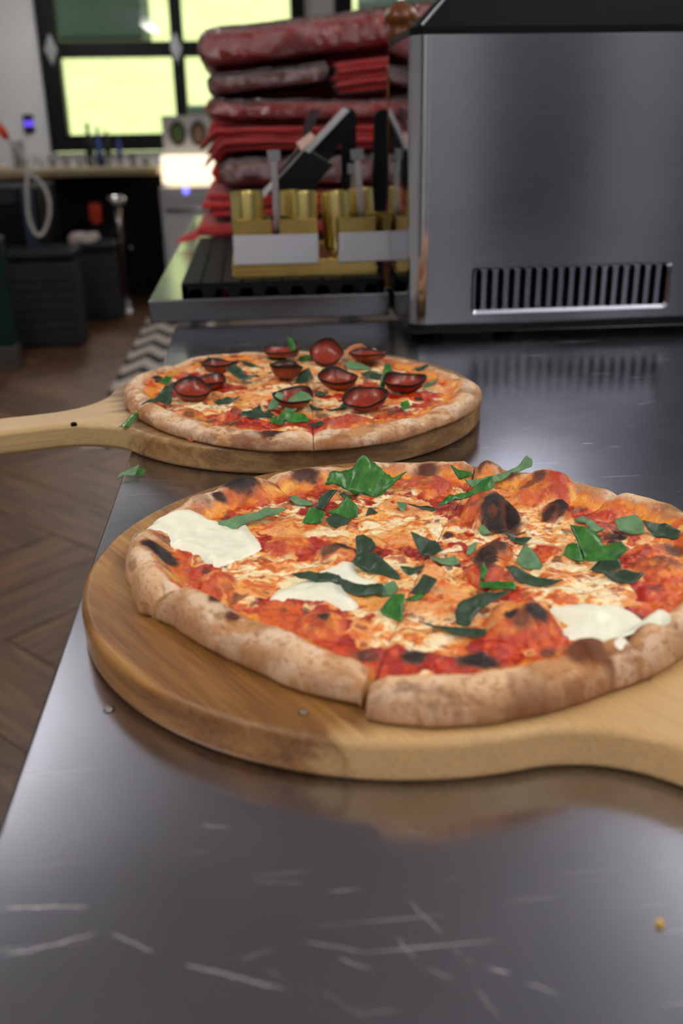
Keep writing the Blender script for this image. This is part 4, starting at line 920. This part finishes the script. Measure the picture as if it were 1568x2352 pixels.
def clip(u, vt, vb, y, label, tilt=0.0):
    a = PY(u, vt, y); zb = ZG + 0.005
    t = thing('clip_rod', label, 'sign clip', (a[0], y, zb), 0, 'upright clip rods'); t.rotation_euler = (0, tilt, 0); h = a[2] - zb
    obj('rod', box(-.0045, .0045, -.0015, .0015, 0, h - .012), M['steel'], t); obj('clip', box(-.009, .009, -.004, .004, h - .014, h), plain('clip_grey', (120, 122, 126), 0.4, 0.3), t, bevel=.001)
clip(628, 345, 520, 1.40, 'tall grey clip rod rising between the cups of the left caddy'); clip(832, 342, 500, 1.43, 'tall grey clip rod in front of the rear cup in right caddy', -0.06); clip(812, 376, 430, 1.48, 'short grey clip rod behind the right caddy')

# slanted black board with white edge, black upright handles
def quadslab(pts, y, th, mat, name, parent=None, bevel=.001):
    P4 = [PY(u, v, y) for u, v in pts]; bm = bmesh.new()
    A = [bm.verts.new(p) for p in P4]; B = [bm.verts.new((p[0], p[1] + th, p[2])) for p in P4]; n = len(A)
    bm.faces.new(A); bm.faces.new(B[::-1])
    for i in range(n): bm.faces.new((A[i], B[i], B[(i + 1) % n], A[(i + 1) % n]))
    bmesh.ops.recalc_face_normals(bm, faces=bm.faces); return obj(name, bm, mat, parent, bevel=bevel)
YT = 1.60
t = thing('black_display_box', 'black square display box tipped on its corner with white edge', 'box', (0, 0, 0))
quadslab([(612, 440), (702, 338), (766, 378), (690, 470), (650, 480)], YT, 0.05, M['black_gloss'], 'box_body', t)
quadslab([(698, 345), (790, 247), (803, 254), (710, 352)], YT - 0.006, 0.02, M['white'], 'white_edge', t)
quadslab([(680, 328), (714, 303), (724, 316), (692, 346)], YT - 0.008, 0.002, plain('peach_label', (222, 190, 178), 0.6), 'paper_label', t, 0)
quadslab([(596, 448), (626, 415), (634, 424), (604, 456)], YT - 0.004, 0.02, M['white'], 'white_edge', t)
quadslab([(700, 345), (796, 258), (802, 300), (755, 372)], YT + 0.004, 0.03, M['black'], 'lid', t)
quadslab([(612, 432), (690, 330), (700, 280), (716, 250), (738, 250), (700, 338), (625, 440)], YT + 0.012, 0.01, plain('smoky_lid', (58, 48, 52), 0.15), 'clear_lid', t)
def paddle(u0, u1, vt, y, lean, label):
    a = PY(u0, vt, y); b = PY(u1, vt, y); wdt = (b[0] - a[0]) / 2; h = a[2] - ZR
    t = thing('black_paddle', label, 'utensil', ((a[0] + b[0]) / 2, y, ZR), 0, 'black upright paddles'); t.rotation_euler = (0, lean, 0)
    pts = [(-wdt * .6, 0), (wdt * .6, 0), (wdt * .8, h * .3)] + arc(0, h - wdt, wdt, 0, PI, 12) + [(-wdt * .8, h * .3)]
    bm = bmesh.new(); A = [bm.verts.new((x, -.006, z)) for x, z in pts]; B = [bm.verts.new((x, .006, z)) for x, z in pts]; n = len(A); bm.faces.new(A); bm.faces.new(B[::-1])
    for i in range(n): bm.faces.new((A[i], B[i], B[(i + 1) % n], A[(i + 1) % n]))
    bmesh.ops.recalc_face_normals(bm, faces=bm.faces); obj('handle', bm, M['black'], t, bevel=.003)
    obj('collar', box(-wdt * .7, wdt * .7, -.007, .007, h * .22, h * .26), M['black_gloss'], t)
paddle(775, 812, 248, 1.68, 0.02, 'black rounded paddle standing right behind the tipped black box'); paddle(843, 886, 250, 1.70, 0.05, 'black rounded paddle standing nearest the oven')

# pepper mill
mp = PY(921, 8, 1.62)
t = thing('pepper_mill', 'tall turned wooden pepper mill standing behind the oven', 'pepper mill', (mp[0], 1.62, ZR)); H = mp[2] - ZR
obj('mill_body', lathe([(0, 0), (.027, 0), (.028, .01), (.022, .05), (.019, .14), (.021, H - .13), (.022, H - .09), (.0205, H - .085), (0, H - .085)], 40), M['mill'], t, smooth=True)
obj('mill_head', lathe([(0, H - .085), (.019, H - .085), (.0205, H - .080), (.019, H - .074), (.0185, H - .050), (.020, H - .044), (.020, H - .040), (.0185, H - .036), (.0185, H - .030), (.0215, H - .028), (.0262, H - .022), (.0262, H - .018), (.022, H - .007), (.012, H), (0, H)], 40), M['mill'], t, smooth=True)
obj('knob', lathe([(0, H), (.006, H), (.007, H + .004), (.005, H + .009), (0, H + .01)], 20), M['chrome'], t, smooth=True)

# ---------------------------------------------------------------- red cloth stack
def slab(x0, x1, y0, y1, z0, z1, seed, wob=0.004, crinkle=0.0, slope=0.0, droop=0.0, nx=60, nseg=48):
    """soft rounded bundle: superellipse section swept across, wobbled"""
    bm = bmesh.new(); hz = (z1 - z0) / 2; hy = (y1 - y0) / 2
    F_, A_2 = np.meshgrid(np.arange(nx + 1) / nx, 2 * PI * np.arange(nseg) / nseg, indexing='ij')
    x = x0 + (x1 - x0) * F_; k = np.minimum(1, np.minimum(F_, 1 - F_) * (x1 - x0) / (hz * 0.7)); k = np.sqrt(np.maximum(0, 1 - (1 - k) ** 2)) * 0.9 + 0.1
    ca, sa = np.cos(A_2), np.sin(A_2); yy = np.sign(ca) * np.abs(ca) ** 0.4; zz = np.sign(sa) * np.abs(sa) ** 0.38
    n = fbm(x * 28 + seed, np.cos(A_2) * 1.5 + seed + np.sin(A_2) * 2.2, seed, 3) - 0.5; n2 = fbm(x * 70, zz * 2 + yy * 4, seed + 3, 2) - 0.5
    dz = -droop * np.maximum(0, 1 - F_ / 0.085) ** 1.5
    X = x + n * wob; Y = (y0 + y1) / 2 + hy * yy * (0.88 + 0.12 * k) + (n + n2 * .5) * wob * 1.4
    Z = (z0 + z1) / 2 + hz * zz * k + n * wob * np.where(zz > 0, 1.0, .3) + slope * (F_ - .5) + dz
    if crinkle:
        rg = np.abs(fbm(X * 60 + Z * 35, Y * 50 + Z * 60, seed + 8, 3, 0.6) - 0.5) * 2; rg = (0.35 - np.minimum(rg, 0.35)) * crinkle
        Y = Y + ca * rg * 2.4; Z = Z + np.where(zz > -.2, zz, 0) * rg * 1.6
    rows = [[bm.verts.new((X[i, j], Y[i, j], Z[i, j])) for j in range(nseg)] for i in range(nx + 1)]
    for A, B in zip(rows, rows[1:]):
        for j in range(nseg): bm.faces.new((A[j], B[j], B[(j + 1) % nseg], A[(j + 1) % nseg]))
    bm.faces.new(rows[0]); bm.faces.new(rows[-1][::-1]); bmesh.ops.recalc_face_normals(bm, faces=bm.faces); return bm
YS = 1.93
def pxbox(u0, u1, v0, v1, y): a = PY(u0, v1, y); b = PY(u1, v0, y); return a[0], b[0], a[2], b[2]
def bundle(u0, u1, v0, v1, seed, mat, wrap, label, depth=0.30, slope=0, droop=0, wob=.006, y=None, layers=3):
    y = y or YS; x0, x1, z0, z1 = pxbox(u0, u1, v0, v1, y)
    t = thing('wrapped_cloth_bundle' if wrap else 'folded_cloth_stack', label, 'cloth', (0, 0, 0), 0, 'red cloth bundles in the tall pile')
    if wrap:
        obj('cloth', slab(x0, x1, y, y + depth, z0, z1, seed, wob, slope=slope, droop=droop), mat, t, smooth=True)
        obj('plastic_wrap', slab(x0 - .006, x1 + .006, y - .006, y + depth + .006, z0 - .001, z1 + .003, seed, wob, crinkle=.010, slope=slope, droop=droop, nx=170, nseg=110), wrap, t, smooth=True)
    else:
        h = (z1 - z0) / layers
        for k in range(layers):
            rs = random.Random(seed + k)
            obj('folded_cloth', slab(x0 + rs.uniform(-.012, .012), x1 + rs.uniform(-.01, .01), y + rs.uniform(-.008, .008), y + depth, z0 + k * h + .0003, z0 + (k + 1) * h + .002, seed + k * 3, wob, slope=slope, droop=droop), mat, t, smooth=True)
    return t
bundle(462, 1010, 36, 130, 21, M['red'], M['wrap'], 'topmost red cloth bundle in shiny plastic on the tall pile', slope=.045)
bundle(483, 750, 160, 208, 22, M['wine'], M['wrap_cloudy'], 'dark red bundle in cloudy plastic second from the top', wob=.003, slope=.020)
bundle(766, 1000, 130, 206, 23, M['red2'], None, 'unwrapped folded red cloths under the right end of the top bundle', layers=5, wob=.004, y=YS - .01, slope=.018)
bundle(486, 1000, 227, 280, 24, M['red'], M['wrap'], 'long red cloth bundle in plastic in the middle of the pile', slope=-.004)
bundle(468, 1000, 286, 349, 25, M['red2'], None, 'unwrapped folded red cloths drooping at the left of the pile', droop=.035, layers=4, wob=.006)
bundle(512, 1000, 356, 431, 26, M['wine'], M['wrap_cloudy'], 'crumpled cloudy plastic bundle low in the pile', wob=.008)
bundle(474, 1000, 434, 502, 27, M['red'], None, 'lower folded red cloths just above the flat cloth', layers=3, wob=.008)
bundle(462, 1000, 503, 548, 28, M['red2'], None, 'lowest folded red cloth lying on the steel table', layers=1, wob=.003)
bundle(490, 1010, 62, 520, 31, M['red'], None, 'added rear pile of folded red cloths blocking light between the front bundles', layers=9, wob=.003, y=2.27, depth=.28)  # unseen pile added to stop window light showing through the gaps
# flat cloth corner hanging out to the left
x0, x1, z0, z1 = pxbox(400, 480, 520, 556, 1.94)
bm = bmesh.new(); rows = []
pq = [PY(400, 560, 1.92), PY(425, 541, 1.95), PY(446, 530, 1.97), PY(461, 524, 1.99)]; pr_ = [PY(404, 562, 1.90), PY(436, 556, 1.92), PY(450, 552, 1.925), PY(461, 549, 1.93)]
for a, b in zip(pq, pr_): rows.append([bm.verts.new(a), bm.verts.new((a + b) / 2 + np.array([0, 0, .004])), bm.verts.new(b)])
for A, B in zip(rows, rows[1:]):
    for j in range(2): bm.faces.new((A[j], B[j], B[j + 1], A[j + 1]))
o = tag(obj('red_napkin', bm, M['red2'], smooth=True), 'red cloth corner poking out over the left edge of the table', 'cloth')
o.modifiers.new('s', 'SOLIDIFY').thickness = .004; o.modifiers.new('ss', 'SUBSURF').render_levels = 2

# ================================================================ FAR ROOM
# zigzag runner
def zig():
    t = NT('zigzag_weave'); sp = t.n('SeparateXYZ'); t.l(t.coords(), sp.inputs[0])
    tri = t.math('ABSOLUTE', t.math('SUBTRACT', t.math('FRACT', t.math('DIVIDE', sp.outputs[0], .17)), 0.5))
    f = t.math('FRACT', t.math('ADD', t.math('DIVIDE', sp.outputs[1], .33), t.math('MULTIPLY', tri, 1.1)))
    m = t.math('GREATER_THAN', f, 0.55); t.set(t.mix(m, C4(196, 184, 176), C4(24, 22, 22)), 0.8); return t.m
tag(obj('zigzag_runner', box(-0.70, -0.16, 3.6, 6.4, 0.0, 0.008), zig(), bevel=.002), 'black and white zigzag patterned runner on the floor beside the tables', 'rug')
# bar
YB = 6.85
bar = thing('bar_counter', 'curved pale wood bar counter below the windows', 'bar', (0, 0, 0))
fr = [(-0.60, YB), (-1.25, YB), (-1.6, 6.72), (-1.95, 6.4), (-2.3, 5.95)]
bk = [(-2.75, 6.35), (-2.3, 7.0), (-1.9, 7.35), (-1.3, 7.5), (-0.60, 7.5)]
obj('bar_top', prism((fr + bk)[::-1], 0.855, 0.90), M['bar_wood'], bar, bevel=.004)
obj('bar_front', prism([(-0.62, 7.3), (-1.3, 7.3), (-1.85, 7.1), (-2.35, 6.55), (-2.6, 6.5), (-2.2, 7.1), (-1.3, 7.45), (-0.62, 7.45)][::-1], 0, 0.856), M['black'], bar)
obj('cabinet_knob', lathe([(0, 0), (.016, 0), (.018, .02), (0, .03)], 20, c=(-0.88, 7.27, .33)), M['chrome'], bar, smooth=True)
tag(obj('lit_counter_box', box(-0.575, -0.05, 6.80, 7.4, 0.80, 0.975), emis('lit_panel', (255, 236, 204), 1.0), bevel=.006), 'glowing warm white light box at the end of the bar', 'light box')
dw = thing('dishwasher', 'white under-counter dishwasher with round blue light', 'dishwasher', (0, 0, 0))
ap = plain('appliance_white', (190, 190, 194), 0.4, 0, .02)
obj('body', box(-0.60, -0.05, 6.84, 7.3, 0.02, 0.775), ap, dw, bevel=.006); obj('control_panel', box(-0.60, -0.05, 6.82, 6.84, 0.665, 0.775), plain('panel_grey', (168, 168, 174), .35, .4), dw, bevel=.003)
obj('door', box(-0.585, -0.065, 6.815, 6.84, 0.05, 0.655), ap, dw, bevel=.005); obj('handle', tube([(-0.56, 6.80, .63), (-0.10, 6.80, .63)], .013, 10), M['steel'], dw, smooth=True)
pl = PY(427, 438, 6.818); b_ = lathe([(0, 0), (.022, 0), (.022, .004), (0, .006)], 20)
for v in b_.verts: v.co = Vector((v.co.x + pl[0], 6.82 - v.co.z, v.co.y + pl[2]))
obj('status_light', b_, emis('blue_light', (120, 120, 255), 1.6), dw)
# display card with two oval badges
cd = thing('menu_card', 'grey white menu card with one green and one brown oval', 'card', (0, 0, 0))
x0, x1, z0, z1 = pxbox(376, 482, 264, 346, 6.95)
obj('card', box(x0, x1, 6.95, 6.962, 0.976, z1), plain('card_grey', (176, 178, 180), .6), cd)
for (u, rgb, ring) in ((408, (58, 92, 46), (66, 34, 20)), (455, (116, 92, 74), (58, 34, 22))):
    p = PY(u, 307, 6.94)
    for (rx, rz_, yy, c_) in ((.056, .078, 6.944, ring), (.036, .055, 6.94, rgb)):
        bm = bmesh.new(); A = [bm.verts.new((p[0] + rx * math.cos(2 * PI * i / 24), yy, p[2] + rz_ * math.sin(2 * PI * i / 24))) for i in range(24)]; bm.faces.new(A)
        r_ = bmesh.ops.extrude_face_region(bm, geom=bm.faces[:]); bmesh.ops.translate(bm, verts=[v for v in r_['geom'] if isinstance(v, bmesh.types.BMVert)], vec=(0, .004, 0)); bmesh.ops.recalc_face_normals(bm, faces=bm.faces)
        obj('oval_badge', bm, plain('badge_%d' % rgb[0] + str(rx), c_, .5), cd)
bar_gl = plain('amber_bottle', (40, 34, 30), .15); blue = plain('blue_cap', (60, 90, 170), .4)
# glasses along the bar
gl = lathe([(0, 0), (.028, 0), (.034, .075), (.032, .075), (.027, .006), (0, .006)], 18); gm = bpy.data.meshes.new('tumbler'); gl.to_mesh(gm); gl.free(); gm.materials.append(M['drink_glass'])
for p in gm.polygons: p.use_smooth = True
sol = plain('salt_white', (226, 214, 196), .3)
ordn = ('leftmost', 'second', 'third', 'fourth', 'fifth', 'sixth', 'seventh', 'eighth', 'ninth', 'rightmost')
for i, u in enumerate((150, 174, 198, 222, 246, 270, 294, 318, 342, 366)):
    p = PZ(u, 368, .9)
    o = tag(obj('tumbler', gm, None, loc=(p[0], min(p[1], 7.3), .9001)), ordn[i] + ('' if i in (0, 9) else ' from the left') + ' of the small clear tumblers along the bar', 'glass', 'tumblers lined up on the bar'); o.scale = (.95, .95, .8 + .1 * (i % 3))
for i, (u, vt, y, r, mat, lb) in enumerate(((199, 283, 7.4, .030, bar_gl, 'dark bottle standing on the bar in front of the window'), (222, 292, 7.40, .022, blue, 'small blue bottle right of the dark bottle on the bar'), (270, 308, 7.40, .02, blue, 'short blue capped bottle mid bar'), (243, 300, 7.40, .022, bar_gl, 'short dark bottle between the blue bottles'))):
    p = PY(u, vt, y); h = p[2] - .9
    t = thing('bottle', lb, 'bottle', (p[0], y, .9001), 0, 'bottles on the bar'); obj('bottle_body', lathe([(0, 0), (r, 0), (r, h * .6), (r * .45, h * .78), (r * .4, h * .92), (0, h * .92)], 18), mat, t, smooth=True); obj('cap', lathe([(0, h * .92), (r * .5, h * .92), (r * .5, h), (0, h)], 14), M['black'], t)
for i, (u, v, wd, hh, lb) in enumerate(((118, 366, .14, .03, 'pale stack of plates at the left of the bar glasses')  ,)):
    p = PZ(u, v, .9); obj_ = tag(obj('pale_tray', box(-wd / 2, wd / 2, -.07, .07, 0, hh), sol, loc=(p[0], min(p[1], 7.2), .9001), bevel=.006), lb, 'tray')
wt = PY(133, 310, 9.0); tag(obj('paper_box', box(-.05, .05, -.03, .03, 0, .42), plain('paper_box_grey', (150, 150, 150), .7), loc=(wt[0], 7.40, .9001), bevel=.003), 'narrow grey carton on the bar by the window jamb', 'box').scale = (.8, 1, .42)
# thermostat
p0 = PY(51, 263, YW - .02); p1 = PY(80, 304, YW - .02)
t = thing('thermostat', 'black wall panel with glowing violet screen on white wall', 'thermostat', (0, 0, 0)); obj('housing', box(p0[0], p1[0], YW - .025, YW - .001, p1[2], p0[2]), M['black'], t, bevel=.004)
cxm = (p0[0] + p1[0]) / 2; czm = (p0[2] + p1[2]) / 2; obj('screen', box(cxm - .04, cxm + .045, YW - .028, YW - .024, czm - .025, czm + .025), emis('violet_screen', (96, 70, 220), 0.8), t)
# dark machine under the bar left, crates
def crate(u0, u1, vt, vb, label, ribs, dep, cloth_=None):
    pb = PZ((u0 + u1) / 2, vb, 0); y = pb[1]; a = PY(u0, vb, y); b = PY(u1, vt, y); x0, x1, z1 = a[0], b[0], PY((u0 + u1) / 2, vt, y)[2]
    t = thing('plastic_crate', label, 'crate', (0, 0, 0), 0, 'dark grey crates on the floor'); obj('crate_body', hollow(x0 + .012, x1 - .012, y + .012, y + dep - .012, 0.001, z1 - .03, .012), M['dark_box'], t)
    obj('rim', hollow(x0, x1, y, y + dep, z1 - .05, z1, .024), M['dark_box'], t, bevel=.004)
    for k in range(ribs): zz = .05 + (z1 - .15) * k / ribs; obj('rib', box(x0 + .005, x1 - .005, y, y + .012, zz, zz + (z1 - .15) / ribs * .45), M['dark_box'], t, bevel=.002)
    return x0, x1, y, z1
crate(20, 165, 578, 800, 'near dark grey ribbed crate on the floor at left', 7, .30)
cc = crate(172, 262, 560, 738, 'farther dark grey crate with a white cloth on its rim', 2, .22)
bm = slab(cc[0] + .02, cc[0] + .19, cc[2] + .0, cc[2] + .16, cc[3] + .001, cc[3] + .06, 5, .03)
tag(obj('white_rag', bm, plain('rag_white', (196, 184, 180), .9), smooth=True), 'crumpled white rag on the farther grey crate', 'rag')
mc = thing('undercounter_fridge', 'black under-counter fridge at the left end of the bar', 'fridge', (0, 0, 0))
obj('body', box(-1.95, -1.22, 5.9, 6.5, .02, .845), M['black'], mc, bevel=.008); obj('door', box(-1.94, -1.25, 5.875, 5.9, .06, .74), M['black_gloss'], mc, bevel=.006)
obj('handle', box(-1.30, -1.235, 5.86, 5.9, .1, .83), plain('blue_highlight', (70, 84, 104), .35, .8), mc, bevel=.008); obj('top_vent', box(-1.94, -1.33, 5.88, 5.9, .76, .83), M['dark_box'], mc)  # blue bar stands in for the bluish vertical highlight on the fridge
# chrome stand
pf = PZ(293, 718, 0); tp = PY(274, 448, pf[1])
st = thing('chrome_post', 'slim chrome post stand on the floor in front of the bar', 'stand', (pf[0], pf[1], 0))
obj('pole', lathe([(0, .02), (.014, .02), (.014, .45), (.022, .46), (.022, tp[2] - .05), (0, tp[2] - .05)], 20), plain('dim_chrome', (150, 138, 132), .25, 1.0), st, smooth=True); obj('head', lathe([(0, tp[2] - .06), (.06, tp[2] - .05), (.055, tp[2] - .01), (.03, tp[2]), (0, tp[2])], 24), M['chrome'], st, smooth=True)
obj('base', lathe([(0, 0), (.05, 0), (.05, .012), (.03, .03), (.025, .08), (0, .09)], 24), M['chrome'], st, smooth=True)
po = PZ(217, 640, 0); zt_ = PY(217, 478, 6.6)[2]
tag(obj('orange_caddy', prism([(-.03, -.03), (.05, -.03), (.03, .05), (-.03, .05)], 0, .13), plain('orange_plastic', (190, 52, 18), .4), loc=(PY(220, 520, 7.0)[0], 7.0, PY(220, 512, 7.0)[2]), bevel=.008), 'orange plastic bottle on a black stool by the chrome post', 'bottle')
sx, sz = PY(220, 512, 7.0)[0], PY(220, 512, 7.0)[2]
t = thing('black_bin', 'black bin standing behind the farther grey crate', 'bin', (sx, 7.0, 0)); obj('bin_body', lathe([(0, 0), (.11, 0), (.14, sz - .02), (0, sz - .02)], 28), M['black'], t, smooth=True); obj('bin_lid', lathe([(0, sz - .02), (.145, sz - .02), (.145, sz), (0, sz)], 28), M['black'], t)
# dark green post at far left
gp = PZ(10, 850, 0); gx = PY(0, 700, gp[1])[0]
t = thing('green_post', 'dark green post with grey metal shoe at the left edge', 'post', (0, 0, 0))
x1g = PY(34, 800, gp[1])[0]; obj('shaft', prism([(x1g - .14, gp[1]), (x1g, gp[1]), (x1g, gp[1] + .1), (x1g - .14, gp[1] + .1)], .12, PY(20, 545, gp[1])[2]), plain('dark_green_paint', (18, 44, 36), .35), t, bevel=.006)
obj('metal_shoe', prism([(x1g - .15, gp[1] - .01), (x1g + .01, gp[1] - .01), (x1g + .01, gp[1] + .11), (x1g - .15, gp[1] + .11)], 0, .12), plain('grey_shoe', (92, 84, 78), .4, .5), t, bevel=.004)
# hose with orange grip
YH = 5.2
path = [PY(u, v, YH) for u, v in ((8, 300), (22, 322), (42, 342), (56, 368), (62, 400), (62, 450), (66, 500), (80, 534), (94, 540), (108, 516), (114, 478), (108, 444), (94, 420), (76, 404), (64, 398))]
t = thing('drink_hose', 'clear coiled drinks hose with orange grip at the left edge', 'hose', (0, 0, 0))
obj('hose', tube(smoothpath(path, 6), .0095, 10), plain('hose_clear', (170, 170, 166), .2, 0, .05, 20), t, smooth=True)
gpp = [PY(u, v, YH) for u, v in ((-34, 262), (-12, 285), (4, 300), (16, 318))]; obj('grip', tube(gpp, [.02, .024, .022, .016], 14), plain('orange_grip', (206, 62, 34), .35), t, smooth=True)
